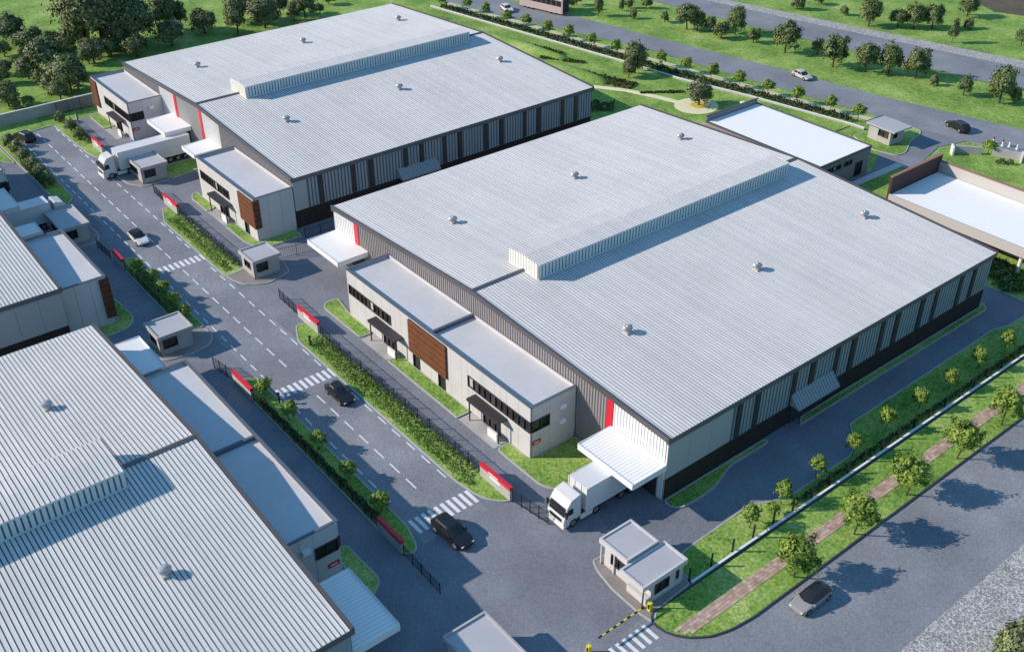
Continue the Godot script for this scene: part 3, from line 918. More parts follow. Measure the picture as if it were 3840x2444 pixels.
# ------------------------------------------------------------------ gatehouses
func gatehouse(label: String, x0: float, z0: float, x1: float, z1: float, h: float, open_south := true) -> Node3D:
	var o := thing("gatehouse", label, "gatehouse", Vector3((x0 + x1) * 0.5, 0.1, (z0 + z1) * 0.5))
	var a := (x1 - x0) * 0.5
	var b := (z1 - z0) * 0.5
	var c := Mb.new()
	c.box(Vector3(-a + 0.2, 0, -b + 0.2), Vector3(a - 0.2, h - 0.3, b - 0.2))
	obj("core_wall", c, M.dark, o)
	panel_wall(o, Vector3(-a, 0, -b), Vector3(0, 0, 1), Vector3(-1, 0, 0), b * 2, h - 0.35, [[b * 0.5, b * 1.4, 0.95, 2.05, "window"]], M.concrete, 3.0)
	panel_wall(o, Vector3(a, 0, -b), Vector3(0, 0, 1), Vector3(1, 0, 0), b * 2, h - 0.35, [[b * 0.8, b * 1.4, 0.0, 2.05, "door"]], M.concrete, 3.0)
	panel_wall(o, Vector3(-a + 0.14, 0, b), Vector3(1, 0, 0), Vector3(0, 0, 1), a * 2 - 0.28, h - 0.35, [[a * 0.1, a * 1.0, 0.85, 2.1, "window"]] if open_south else [], M.concrete, 2.0)
	panel_wall(o, Vector3(-a + 0.14, 0, -b), Vector3(1, 0, 0), Vector3(0, 0, -1), a * 2 - 0.28, h - 0.35, [[a * 0.6, a * 1.3, 0.85, 2.1, "window"]], M.concrete, 2.0)
	part_box("roof_slab", Vector3(-a - 0.12, h - 0.34, -b - 0.12), Vector3(a + 0.12, h - 0.1, b + 0.12), M.hutdeck, o)
	var r := Mb.new()
	r.box(Vector3(-a - 0.25, h - 0.42, -b - 0.25), Vector3(-a - 0.05, h + 0.06, b + 0.25))
	r.box(Vector3(a + 0.05, h - 0.42, -b - 0.25), Vector3(a + 0.25, h + 0.06, b + 0.25))
	r.box(Vector3(-a - 0.05, h - 0.42, b + 0.05), Vector3(a + 0.05, h + 0.06, b + 0.25))
	r.box(Vector3(-a - 0.05, h - 0.42, -b - 0.25), Vector3(a + 0.05, h + 0.06, -b - 0.05))
	obj("roof_rim", r, M.concrete, o)
	var pl := Mb.new()
	pl.cyl(Vector3(-a - 0.1, 0, b + 0.1), Vector3(-a - 0.1, h - 0.42, b + 0.1), 0.06, 0.06, 8)
	obj("post", pl, M.dark, o)
	return o

func main_gatehouse():
	var o := thing("gatehouse", "double gatehouse with two stepped grey roofs at the main entrance barrier", "gatehouse", Vector3(-9.0, 0.1, 6.4))
	var c := Mb.new()
	c.box(Vector3(-1.75, 0, -2.75), Vector3(1.9, 2.5, 2.75))
	obj("core_wall", c, M.dark, o)
	panel_wall(o, Vector3(-2.0, 0, -3.0), Vector3(0, 0, 1), Vector3(-1, 0, 0), 6.0, 2.45, [[0.9, 3.4, 0.9, 2.1, "window"]], M.office, 3.0)
	panel_wall(o, Vector3(2.1, 0, -3.0), Vector3(0, 0, 1), Vector3(1, 0, 0), 6.0, 2.45, [[1.4, 2.4, 0.0, 2.1, "door"]], M.office, 3.0)
	panel_wall(o, Vector3(-1.86, 0, 3.0), Vector3(1, 0, 0), Vector3(0, 0, 1), 3.8, 2.45, [[0.3, 2.1, 0.8, 2.0, "window"], [3.0, 3.3, 1.0, 2.0, "window"]], M.office, 1.9)
	panel_wall(o, Vector3(-1.86, 0, -3.0), Vector3(1, 0, 0), Vector3(0, 0, -1), 3.8, 2.45, [[0.4, 2.0, 0.9, 2.0, "window"]], M.office, 1.9)
	for r in [[-2.25, -3.55, 1.75, 0.1, 3.08], [-3.25, 0.2, 2.4, 3.15, 2.8]]:
		part_box("roof_slab", Vector3(r[0] + 0.15, r[4] - 0.42, r[1] + 0.15), Vector3(r[2] - 0.15, r[4] - 0.12, r[3] - 0.15), M.hutdeck, o)
		var b := Mb.new()
		b.box(Vector3(r[0], r[4] - 0.55, r[1]), Vector3(r[0] + 0.2, r[4], r[3]))
		b.box(Vector3(r[2] - 0.2, r[4] - 0.55, r[1]), Vector3(r[2], r[4], r[3]))
		b.box(Vector3(r[0] + 0.2, r[4] - 0.55, r[1]), Vector3(r[2] - 0.2, r[4], r[1] + 0.2))
		b.box(Vector3(r[0] + 0.2, r[4] - 0.55, r[3] - 0.2), Vector3(r[2] - 0.2, r[4], r[3]))
		obj("roof_rim", b, M.office, o)
	part_box("low_wall", Vector3(-2.6, 0, 0.6), Vector3(-2.1, 0.8, 3.0), M.office, o)
	for z in [-2.9, -1.2]:
		inst("post", shared_box(Vector3(0.12, 2.5, 0.12)), M.office, o, Vector3(-2.12, 1.25, z - 0.4))
	inst("post", shared_box(Vector3(0.1, 2.2, 0.1)), M.dark, o, Vector3(-3.0, 1.1, 3.0))

# ------------------------------------------------------------------ fences, gates, signs
func bars(b: Mb, p: Vector3, q: Vector3, h: float, step: float, t := 0.022):
	var d := q - p
	var n := int(d.length() / step)
	for i in n + 1:
		var c := p + d * (float(i) / n)
		b.box(c + Vector3(-t * 0.5, 0.1, -t * 0.5), c + Vector3(t * 0.5, h, t * 0.5))

func fence(label: String, p: Vector3, q: Vector3, h: float, post_step := 2.4, called := "metal_fence", category := "fence", step := 0.18) -> Node3D:
	var o := thing(called, label, category, p)
	var d := q - p
	var n := maxi(1, int(round(d.length() / post_step)))
	for i in n + 1:
		inst("post", shared_box(Vector3(0.07, h + 0.1, 0.07)), M.black, o, d * (float(i) / n) + Vector3.UP * (h * 0.5 + 0.06))
	var yaw := atan2(d.x, d.z)
	for y in [0.18, h - 0.05]:
		var r := inst("rail", shared_box(Vector3(0.04, 0.045, d.length())), M.black, o, d * 0.5 + Vector3.UP * y)
		r.rotation.y = yaw
	var b := Mb.new()
	bars(b, Vector3.ZERO, d, h, step)
	var bo := obj("picket", b, M.black, o)
	bo.set_meta("kind", "stuff")
	return o

func sign_wall(label: String, x: float, z0: float, z1: float, face := -1.0):
	var o := thing("sign_wall", label, "sign", Vector3(x, 0.1, z0))
	var L := z1 - z0
	part_box("wall", Vector3(-0.18, 0, 0), Vector3(0.18, 1.25, L), M.concrete, o)
	part_box("red_band", Vector3(-0.2, 1.252, -0.02), Vector3(0.2, 1.65, L + 0.02), M.red, o)
	part_box("name_plate", Vector3(face * 0.185, 0.85, L * 0.34), Vector3(face * 0.22, 1.1, L * 0.68), M.white, o)
	part_box("name_plate", Vector3(face * 0.205, 1.36, L * 0.3), Vector3(face * 0.225, 1.5, L * 0.62), M.white, o)

# ------------------------------------------------------------------ plants
func crown_mesh(sd: int, rx: float, ry: float, clumps: int, per: int, leaf: float, c0: Color, c1: Color, c2: Color, lump := 0.45) -> ArrayMesh:
	var rng := RandomNumberGenerator.new()
	rng.seed = sd
	var fn := FastNoiseLite.new()
	fn.seed = sd
	fn.frequency = 0.9
	var v := PackedVector3Array()
	var nn := PackedVector3Array()
	var cc := PackedColorArray()
	var ix := PackedInt32Array()
	for i in clumps:
		var dir := Vector3(rng.randfn(), rng.randfn(), rng.randfn()).normalized()
		if dir.y < -0.55: dir.y *= -0.6
		var rr := (0.30 + 0.62 * sqrt(rng.randf())) * (1.0 + lump * fn.get_noise_3dv(dir * 1.6))
		var c := Vector3(dir.x * rx, dir.y * ry, dir.z * rx) * rr
		var cr := rx * rng.randf_range(0.17, 0.30)
		var tone := rng.randf()
		for k in per:
			var e := Vector3(rng.randfn(), rng.randfn() * 0.8, rng.randfn()) * 0.55
			var p := c + e * cr
			var nd := (e.normalized() + dir * 0.9 + Vector3(rng.randfn(), rng.randfn() + 0.5, rng.randfn()) * 0.55).normalized()
			var t := nd.cross(Vector3(rng.randfn(), rng.randfn(), rng.randfn())).normalized()
			var bt := nd.cross(t)
			var sz := leaf * rng.randf_range(0.6, 1.25)
			var w := clampf(tone * 0.6 + rng.randf() * 0.45, 0.0, 1.0)
			var col := c0.lerp(c1, w * 2.0) if w < 0.5 else c1.lerp(c2, w * 2.0 - 1.0)
			var base := v.size()
			v.append(p - t * sz * 0.55); v.append(p + bt * sz * 0.36); v.append(p + t * sz * 0.55); v.append(p - bt * sz * 0.36)
			var ns := (nd + dir * 0.4).normalized()
			for q in 4: nn.append(ns); cc.append(col)
			ix.append_array([base, base + 1, base + 2, base, base + 2, base + 3])
	var a := []
	a.resize(Mesh.ARRAY_MAX)
	a[Mesh.ARRAY_VERTEX] = v; a[Mesh.ARRAY_NORMAL] = nn; a[Mesh.ARRAY_COLOR] = cc; a[Mesh.ARRAY_INDEX] = ix
	var m := ArrayMesh.new()
	m.add_surface_from_arrays(Mesh.PRIMITIVE_TRIANGLES, a)
	return m

func trunk_mesh(h: float, r: float, sd: int, spread: float) -> ArrayMesh:
	var rng := RandomNumberGenerator.new()
	rng.seed = sd
	var b := Mb.new()
	var lean := Vector3(rng.randfn() * 0.05, 0, rng.randfn() * 0.05)
	b.cyl(Vector3(0, -0.1, 0), Vector3(0, h * 0.5, 0) + lean * h, r, r * 0.7, 7, false)
	b.cyl(Vector3(0, h * 0.5, 0) + lean * h, Vector3(0, h, 0) + lean * h * 1.6, r * 0.7, r * 0.25, 6, false)
	for i in 5:
		var a := TAU * (i + rng.randf()) / 5.0
		var st := Vector3(0, h * rng.randf_range(0.45, 0.75), 0) + lean * h
		b.cyl(st, st + Vector3(cos(a) * spread, h * rng.randf_range(0.2, 0.42), sin(a) * spread), r * 0.42, r * 0.12, 5, false)
	return b.mesh()

var proto := {}
func make_trees():
	# templates, each used in place the first time and duplicated afterwards; unit: crown diameter 1 x tree height 1
	var dk := [Color(0.034, 0.052, 0.020), Color(0.108, 0.138, 0.048), Color(0.37, 0.40, 0.19)]
	var md := [Color(0.040, 0.068, 0.020), Color(0.105, 0.155, 0.042), Color(0.35, 0.39, 0.17)]
	var br := [Color(0.055, 0.11, 0.016), Color(0.155, 0.26, 0.03), Color(0.36, 0.43, 0.07)]
	for k in 4:
		proto["dark%d" % k] = [crown_mesh(100 + k, 2.4, 2.4, 150, 44, 0.37, dk[0], dk[1], dk[2], 0.55), trunk_mesh(3.6, 0.2, k, 1.2), 2.75, 4.9, 5.0]
	for k in 2:
		proto["huge%d" % k] = [crown_mesh(150 + k, 5.2, 4.0, 420, 56, 0.5, dk[0], dk[1], dk[2], 0.55), trunk_mesh(7.4, 0.36, 90 + k, 3.2), 5.6, 10.6, 9.4]
	for k in 3:
		proto["mid%d" % k] = [crown_mesh(200 + k, 2.2, 2.4, 140, 40, 0.34, md[0], md[1], md[2], 0.5), trunk_mesh(3.4, 0.17, 20 + k, 1.1), 2.65, 4.5, 4.9]
	for k in 3:
		proto["street%d" % k] = [crown_mesh(300 + k, 1.7, 1.9, 110, 34, 0.29, br[0], br[1], br[2], 0.55), trunk_mesh(3.6, 0.09, 40 + k, 0.8), 3.05, 3.5, 5.0]
	for k in 3:
		proto["young%d" % k] = [crown_mesh(400 + k, 0.95, 1.05, 60, 30, 0.21, br[0], br[1] * 1.05, br[2] * 1.1, 0.5), trunk_mesh(2.0, 0.05, 60 + k, 0.45), 1.75, 1.95, 2.85]
	for k in 2:
		proto["bush%d" % k] = [crown_mesh(500 + k, 1.0, 0.9, 70, 30, 0.22, md[0], md[1], md[2], 0.5), trunk_mesh(0.9, 0.06, 80 + k, 0.4), 0.75, 2.1, 1.6]

func tree(called: String, label: String, kind: String, x: float, z: float, width: float, height: float, turn: float, group: String, y := 0.05, cat := "tree"):
	var P: Array = proto[kind]
	var o := thing(called, label, cat, Vector3(x, y, z), turn, group)
	var sx := width / float(P[3])
	var sy := height / float(P[4])
	o.scale = Vector3(sx, sy, sx)
	inst("trunk", P[1], M.bark, o)
	inst("crown", P[0], M.leaf, o, Vector3(0, P[2], 0))
	return o

func hedge(label: String, pts: Array, w: float, h: float, sd: int, tone: int, y := 0.1, density := 70, leaf := 0.2, group := ""):
	var rng := RandomNumberGenerator.new()
	rng.seed = sd
	var fn := FastNoiseLite.new()
	fn.seed = sd
	fn.frequency = 0.5
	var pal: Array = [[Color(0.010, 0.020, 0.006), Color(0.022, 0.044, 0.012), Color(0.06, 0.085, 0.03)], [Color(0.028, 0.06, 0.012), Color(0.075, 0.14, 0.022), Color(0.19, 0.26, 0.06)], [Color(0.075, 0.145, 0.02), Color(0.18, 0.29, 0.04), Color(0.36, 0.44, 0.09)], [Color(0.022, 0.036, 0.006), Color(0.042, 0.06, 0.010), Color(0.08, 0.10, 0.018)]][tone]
	var b := Mb.new()
	for i in pts.size() - 1:
		var p: Vector2 = pts[i]
		var q: Vector2 = pts[i + 1]
		var d := p.distance_to(q)
		var side := Vector2(-(q - p).y, (q - p).x).normalized()
		for k in int(d * density):
			var t := rng.randf()
			var c := p.lerp(q, t)
			var big := 0.36 + 0.95 * (0.5 + 0.6 * fn.get_noise_2d(c.x * 1.9, c.y * 1.9)) + 0.3 * fn.get_noise_2d(c.x * 5.0, c.y * 5.0)
			var a := rng.randf() * TAU
			var rr := sqrt(rng.randf())
			var off := cos(a) * rr * w * 0.5 * big
			var yy := h * big * (0.15 + 0.85 * sqrt(maxf(0.0, 1.0 - rr * rr * absf(cos(a)))) * rng.randf_range(0.35, 1.0))
			var pos := Vector3(c.x + side.x * off, y + yy, c.y + side.y * off)
			var nd := (Vector3(side.x * off, yy * 0.6, side.y * off) + Vector3(rng.randfn(), rng.randfn() + 0.6, rng.randfn()) * 0.7).normalized()
			var tt := nd.cross(Vector3(rng.randfn(), rng.randfn(), rng.randfn())).normalized()
			var bt := nd.cross(tt)
			var sz := leaf * rng.randf_range(0.6, 1.3)
			var wv := rng.randf()
			b.col = pal[0].lerp(pal[1], wv * 2.0) if wv < 0.5 else pal[1].lerp(pal[2], wv * 2.0 - 1.0)
			if tone == 1 and rng.randf() < 0.025: b.col = Color(0.62, 0.62, 0.52)
			b.quad(pos - tt * sz * 0.55, pos + bt * sz * 0.38, pos + tt * sz * 0.55, pos - bt * sz * 0.38)
	var o := obj("hedge", b, M.leaf)
	tag(o, label, "hedge", group)
	return o

# ------------------------------------------------------------------ vehicles (length along local z, front towards -z)
func wheel(o: Node, at: Vector3, r: float, w: float):
	var t := Mb.new()
	t.cyl(at - Vector3(w * 0.5, 0, 0), at + Vector3(w * 0.5, 0, 0), r, r, 14)
	var wo := Node3D.new()
	put(wo, "wheel", o)
	obj("tyre", t, M.tyre, wo)
	var q := Mb.new()
	q.cyl(at - Vector3(w * 0.52, 0, 0), at + Vector3(w * 0.52, 0, 0), r * 0.62, r * 0.62, 12)
	obj("rim", q, M.rim, wo)

func car(label: String, paint: Material, x: float, z: float, turn: float, suv := false, called := "car", dark_roof := false) -> Node3D:
	var o := thing(called, label, "car", Vector3(x, 0.012, z), turn)
	var L := 4.9 if suv else 4.5
	var W := 0.96 if suv else 0.91
	var H := 1.58 if suv else 1.40
	var belt := 0.97 if suv else 0.87
	var st := [[-0.5, 0.50, 0.40, 0.56], [-0.488, 0.72, 0.30, belt * 0.68], [-0.46, 0.86, 0.24, belt * 0.75], [-0.40, 0.95, 0.20, belt * 0.82], [-0.32, 0.99, 0.2, belt * 0.90], [-0.22, 1.0, 0.2, belt * 0.98], [0.0, 1.0, 0.2, belt], [0.25, 1.0, 0.2, belt * 1.02], [0.38, 0.98, 0.22, belt * 1.03], [0.45, 0.90, 0.27, belt * 1.0], [0.485, 0.76, 0.34, belt * 0.93], [0.5, 0.58, 0.42, belt * 0.82]]
	var rings := []
	for k in st:
		var zz: float = k[0] * L
		var w: float = k[1] * W
		var y0: float = k[2]
		var y1: float = k[3]
		var ym := y0 + (y1 - y0) * 0.6
		rings.append([Vector3(-w * 0.9, y0, zz), Vector3(-w, y0 + 0.12, zz), Vector3(-w, ym, zz), Vector3(-w * 0.93, y1 - 0.03, zz), Vector3(-w * 0.8, y1, zz), Vector3(w * 0.8, y1, zz), Vector3(w * 0.93, y1 - 0.03, zz), Vector3(w, ym, zz), Vector3(w, y0 + 0.12, zz), Vector3(w * 0.9, y0, zz)])
	var b := Mb.new()
	b.loft(rings)
	obj("body", b, paint, o)
	var cab := [[-0.24, -0.03], [0.465, 0.27]] if not suv else [[-0.24, -0.07], [0.485, 0.36]]
	var z0: float = cab[0][0] * L
	var zt0: float = cab[0][1] * L
	var z1: float = cab[1][0] * L
	var zt1: float = cab[1][1] * L
	var yb := belt - 0.04
	var wb := W * 0.9
	var wt := W * 0.70 if not suv else W * 0.76
	var lvl := []
	for q in [[0.0, 1.0], [0.45, 0.94], [0.82, 0.82], [1.0, 0.60]]:
		# from belt line to roof crown: corners cut so that the cabin reads rounded
		var f: float = q[0]
		var w: float = lerpf(wb, wt, f) * (0.9 if f == 1.0 else 1.0)
		var a := lerpf(z0, zt0, f) + (0.12 if f == 1.0 else 0.0)
		var e := lerpf(z1, zt1, f) - (0.12 if f == 1.0 else 0.0)
		var y := lerpf(yb, H, f) - (0.0 if f == 1.0 else 0.02)
		var c := 0.22
		lvl.append([Vector3(-w, y, a + c * 1.3), Vector3(-w * 0.72, y, a + 0.04), Vector3(0, y + 0.01, a - 0.05), Vector3(w * 0.72, y, a + 0.04), Vector3(w, y, a + c * 1.3), Vector3(w, y, e - c), Vector3(w * 0.74, y, e), Vector3(0, y + 0.01, e + 0.04), Vector3(-w * 0.74, y, e), Vector3(-w, y, e - c)])
	var g := Mb.new()
	g.loft([lvl[0], lvl[1], lvl[2]])
	obj("windows", g, M.glass, o)
	var r := Mb.new()
	r.loft([lvl[2], lvl[3]])
	for sx in [-1.0, 1.0]:
		for q in [[4, 0.0], [5, 0.0], [4, 0.5]]:
			var k0: int = q[0] if sx > 0 else (0 if q[0] == 4 else 9)
			var mid: float = q[1]
			var p0: Vector3 = lvl[0][k0].lerp(lvl[0][5 if sx > 0 else 9], mid)
			var p1: Vector3 = lvl[2][k0].lerp(lvl[2][5 if sx > 0 else 9], mid)
			var out := Vector3(sx * 0.02, 0, 0)
			r.loft([[p0 + out + Vector3(0, 0, -0.05), p0 + out + Vector3(0, 0, 0.05), p0 - out + Vector3(0, 0, 0.05), p0 - out + Vector3(0, 0, -0.05)], [p1 + out + Vector3(0, 0, -0.05), p1 + out + Vector3(0, 0, 0.05), p1 - out + Vector3(0, 0, 0.05), p1 - out + Vector3(0, 0, -0.05)]])
	obj("roof", r, M.glass if dark_roof else paint, o)
	for sx in [-1.0, 1.0]:
		for zz in [-0.31 * L, 0.30 * L]: wheel(o, Vector3(sx * (W - 0.1), 0.34 if not suv else 0.38, zz), 0.34 if not suv else 0.38, 0.24)
		part_box("headlight", Vector3(sx * W * 0.5, belt * 0.58, -0.49 * L), Vector3(sx * W * 0.78, belt * 0.70, -0.455 * L), M.lamp, o)
		part_box("tail_light", Vector3(sx * W * 0.45, belt * 0.76, 0.45 * L), Vector3(sx * W * 0.8, belt * 0.9, 0.49 * L), M.tail, o)
		part_box("wing_mirror", Vector3(sx * (wb + 0.02), yb, z0 + 0.2), Vector3(sx * (wb + 0.22), yb + 0.15, z0 + 0.32), paint, o)
	return o

func lorry(label: String, x: float, z: float, turn: float, tl: float):
	# front bumper at local z = 0, trailer runs back along +z
	var o := thing("articulated_lorry", label, "lorry", Vector3(x, 0.012, z), turn)
	var c := Mb.new()
	var prof := [Vector2(0.0, 0.42), Vector2(-0.02, 1.3), Vector2(0.1, 1.75), Vector2(0.36, 2.75), Vector2(0.85, 3.45), Vector2(1.9, 3.72), Vector2(2.05, 3.68), Vector2(2.1, 0.95), Vector2(1.7, 0.9), Vector2(1.55, 0.42)]
	var la := []
	var ra := []
	for p in prof:
		la.append(Vector3(-1.22, p.y, p.x)); ra.append(Vector3(1.22, p.y, p.x))
	c.loft([la, ra])
	obj("cab", c, M.car_white, o)
	var w := Mb.new()
	w.quad(Vector3(-1.12, 1.72, 0.07), Vector3(1.12, 1.72, 0.07), Vector3(1.08, 2.66, 0.315), Vector3(-1.08, 2.66, 0.315))
	w.quad(Vector3(-1.12, 1.72, 0.07), Vector3(-1.12, 1.72, 0.10), Vector3(-1.08, 2.66, 0.33), Vector3(-1.08, 2.66, 0.315))
	obj("windscreen", w, M.glass, o, Vector3(0, 0, -0.02))
	for sx in [-1.0, 1.0]:
		var sw := Mb.new()
		sw.quad(Vector3(sx * 1.232, 1.75, 0.28), Vector3(sx * 1.232, 1.75, 1.15), Vector3(sx * 1.232, 2.5, 1.1), Vector3(sx * 1.232, 2.5, 0.48))
		obj("side_window", sw, M.glass, o)
		part_box("wing_mirror", Vector3(sx * 1.26, 1.8, 0.05), Vector3(sx * 1.5, 2.5, 0.2), M.black, o)
		part_box("headlight", Vector3(sx * 0.75, 0.72, -0.06), Vector3(sx * 1.15, 0.95, 0.02), M.lamp, o)
		part_box("side_skirt", Vector3(sx * 1.0, 0.35, 2.2), Vector3(sx * 1.22, 0.85, 4.2), M.white, o)
	part_box("grille", Vector3(-0.85, 1.05, -0.06), Vector3(0.85, 1.4, 0.0), M.black, o)
	part_box("bumper", Vector3(-1.24, 0.35, -0.1), Vector3(1.24, 0.62, 0.25), M.white, o)
	part_box("chassis", Vector3(-0.5, 0.6, 0.8), Vector3(0.5, 1.0, 2.6 + tl - 0.6), M.dark, o)
	var t := Mb.new()
	t.box(Vector3(-1.28, 1.15, 2.75), Vector3(1.28, 4.0, 2.75 + tl))
	var tr := obj("trailer_box", t, M.trailer, o)
	for xx in [-1.29, -0.45, 0.45, 1.29]:
		inst("corner_post", shared_box(Vector3(0.08, 2.86, 0.08)), M.white, tr, Vector3(xx, 2.58, 2.73))
	for yy in [1.15, 3.98]:
		for sx in [-1.0, 1.0]:
			inst("edge_rail", shared_box(Vector3(0.06, 0.1, tl)), M.white, tr, Vector3(sx * 1.29, yy, 2.75 + tl * 0.5))
	for i in 2:
		inst("exhaust_stack", shared_box(Vector3(0.14, 2.4, 0.14)), M.metal, o, Vector3(-0.9 + i * 0.35, 2.2, 2.35))
	for sx in [-1.0, 1.0]:
		for zz in [1.2, 4.2, 2.4 + tl - 3.4, 2.4 + tl - 2.1, 2.4 + tl - 0.8]: wheel(o, Vector3(sx * 1.05, 0.5, zz), 0.5, 0.35)
	return o

func coach(label: String, x: float, z: float, turn: float):
	var o := thing("coach", label, "bus", Vector3(x, 0.012, z), turn)
	var L := 12.4
	var b := Mb.new()
	var rings := []
	for k in [[0.0, 1.1, 3.4], [0.12, 1.24, 3.75], [0.5, 1.27, 3.85], [L - 0.4, 1.27, 3.85], [L, 1.2, 3.6]]:
		var w: float = k[1]
		var y: float = k[2]
		rings.append([Vector3(-w, 0.4, k[0]), Vector3(-w, y - 0.35, k[0]), Vector3(-w * 0.85, y, k[0]), Vector3(w * 0.85, y, k[0]), Vector3(w, y - 0.35, k[0]), Vector3(w, 0.4, k[0])])
	b.loft(rings)
	obj("body", b, M.bus_pink, o)
	for sx in [-1.0, 1.0]:
		var i := 0
		while i < 8:
			part_box("window", Vector3(sx * 1.262, 1.95, 0.7 + i * 1.42), Vector3(sx * 1.285, 3.2, 0.7 + i * 1.42 + 1.34), M.glass, o)
			i += 1
		for zz in [2.4, L - 3.6, L - 2.4, 3.6]: wheel(o, Vector3(sx * 1.08, 0.52, zz), 0.52, 0.36)
	part_box("window", Vector3(-1.05, 1.6, -0.02), Vector3(1.05, 3.2, 0.12), M.glass, o)
	part_box("rear_panel", Vector3(-1.15, 0.5, L - 0.02), Vector3(1.15, 3.5, L + 0.03), M.dark, o)
	part_box("roof_hatch", Vector3(-0.5, 3.84, 5.5), Vector3(0.5, 3.98, 6.6), M.white, o)

func make_buildings():
	warehouse({"label": "largest warehouse in the middle with a white ribbed roof and ridge monitor", "x": -0.5, "z": 0.7, "s": 1.0, "len": 62.3, "depth": 57.7, "smooth": 9.4,
		"walls": [[-62.3, -57.0, "clad_white"], [-57.0, -8.0, "clad_grey"], [-8.0, 0.0, "clad_white"]], "reds": [-56.5, -8.0],
		"strips": [10.3, 13.1, 19.1, 22.1, 26.4, 29.3, 34.7, 37.6, 42.5, 45.5, 50.7, 53.7], "awning": 18.9,
		"vents": [Vector2(8.7, -14.8), Vector2(30.2, -14.9), Vector2(51.5, -15.0), Vector2(8.9, -47.2), Vector2(30.0, -47.4), Vector2(51.4, -47.6)],
		"docks": [[-61.8, -54.0], [-7.7, 0.1]]})
	warehouse({"label": "farther warehouse at the back with a white ribbed roof before the meadow", "x": -0.6, "z": -72.9, "s": 1.0, "len": 61.5, "depth": 57.3, "smooth": 2.2,
		"walls": [[-61.5, -46.0, "clad_grey"], [-46.0, -40.0, "clad_white"], [-40.0, -30.0, "clad_mid"], [-30.0, -23.0, "clad_white"], [-23.0, 0.0, "clad_grey"]], "reds": [-39.4, -29.6],
		"strips": [4.4, 9.9, 12.9, 19.1, 22.1, 26.4, 29.4, 34.5, 37.7, 42.5, 45.5, 50.7, 53.7], "awning": 17.6,
		"vents": [Vector2(8.6, -16.9), Vector2(29.9, -17.4), Vector2(51.3, -17.6), Vector2(8.6, -49.2), Vector2(29.6, -49.2), Vector2(51.0, -49.6)],
		"docks": [[-41.6, -34.4], [-27.8, -23.2]]})
	warehouse({"label": "nearest warehouse at lower left, its office roofs in its own shade", "x": -36.35, "z": 1.35, "s": -1.0, "len": 54.4, "depth": 25.2,
		"walls": [[-54.4, 0.0, "clad_grey"]], "reds": [],
		"vents": [Vector2(9.1, -41.2), Vector2(9.0, -13.3)], "docks": [[-54.3, -46.9], [-8.3, -0.4]]})
	warehouse({"label": "warehouse at the left edge with only its roof corner in view", "x": -36.5, "z": -63.6, "s": -1.0, "len": 61.5, "depth": 13.2, "smooth": 8.0,
		"walls": [[-61.5, 0.0, "clad_grey"]], "reds": [], "vents": [], "docks": [[-25.4, -22.1], [-39.0, -31.8]]})

	office({"label": "long two storey office block fronting the largest warehouse, timber screen midway", "x": -0.5, "z0": -48.2, "z1": -12.4, "s": 1.0, "w": 6.3, "h": 6.65, "steps": [-17.8],
		"front": [[0.35, 9.8, 3.4, 4.75, "window"], [25.1, 35.75, 3.4, 4.85, "window"], [7.9, 10.7, 0.05, 2.45, "door"], [27.8, 30.8, 0.05, 2.45, "door"], [14.3, 15.6, 0.05, 1.95, "door"], [19.4, 20.7, 0.05, 1.95, "door"]],
		"south": [[0.05, 2.4, 3.4, 4.85, "window"]], "porches": [[-41.8, -35.8], [-21.8, -16.2]], "timber": [[-34.4, -27.0, 2.05, 6.45]], "sign": -6.1, "aircon": [[-2.6, 4.95], [-2.6, 3.0]]})
	office({"label": "two storey office block at the near corner of the farther warehouse", "x": -0.6, "z0": -91.2, "z1": -72.8, "s": 1.0, "w": 6.3, "h": 6.65,
		"front": [[0.9, 10.4, 3.5, 4.9, "window"], [6.6, 9.4, 0.05, 2.45, "door"], [14.6, 15.8, 0.05, 2.0, "door"]], "porches": [[-86.0, -80.2]], "timber": [[-77.3, -72.6, 2.05, 6.4]], "timber_end": [[1.05, 2.05, 6.4]]})
	office({"label": "two storey office block farthest away beside the back wall", "x": -0.6, "z0": -135.0, "z1": -118.4, "s": 1.0, "w": 6.2, "h": 6.65,
		"front": [[5.6, 16.55, 3.4, 4.8, "window"], [9.4, 12.0, 0.05, 2.4, "door"]], "south": [[0.05, 2.4, 3.4, 4.8, "window"]], "porches": [[-126.2, -120.6]], "timber": [[-135.2, -132.4, 1.6, 6.4]], "timber_north": [[1.0, 1.6, 6.4]], "sign": -6.0, "aircon": [[-2.6, 4.9]]})
	office({"label": "shaded two storey office block of the nearest left warehouse", "x": -36.4, "z0": -42.3, "z1": -10.7, "s": -1.0, "w": 6.0, "h": 6.65, "steps": [-15.3],
		"front": [[0.3, 9.0, 3.4, 4.8, "window"], [21.0, 31.5, 3.4, 4.8, "window"]], "south": [[0.05, 2.4, 3.4, 4.8, "window"]], "porches": [], "sign": 4.55, "aircon": [[2.2, 4.9]]})
	office({"label": "shaded two storey office block with a timber corner at the left", "x": -36.55, "z0": -80.6, "z1": -65.2, "s": -1.0, "w": 5.95, "h": 6.65,
		"front": [[1.0, 9.0, 3.4, 4.8, "window"]], "porches": [], "timber": [[-69.4, -65.0, 0.9, 6.4]], "timber_end": [[1.2, 0.9, 6.4]]})
	office({"label": "corner of an office block cut off at the left edge behind a lorry", "x": -36.55, "z0": -118.0, "z1": -104.2, "s": -1.0, "w": 5.8, "h": 6.65,
		"front": [[3.0, 13.7, 3.4, 4.8, "window"]], "south": [[0.05, 2.6, 1.2, 5.0, "window"]], "porches": []})
	gatehouse("grey gatehouse beside the slatted gate of the largest warehouse", -12.1, -67.3, -8.4, -63.6, 2.7)
	gatehouse("far gatehouse beside the blurred white lorry", -12.2, -107.2, -8.2, -101.0, 2.7)
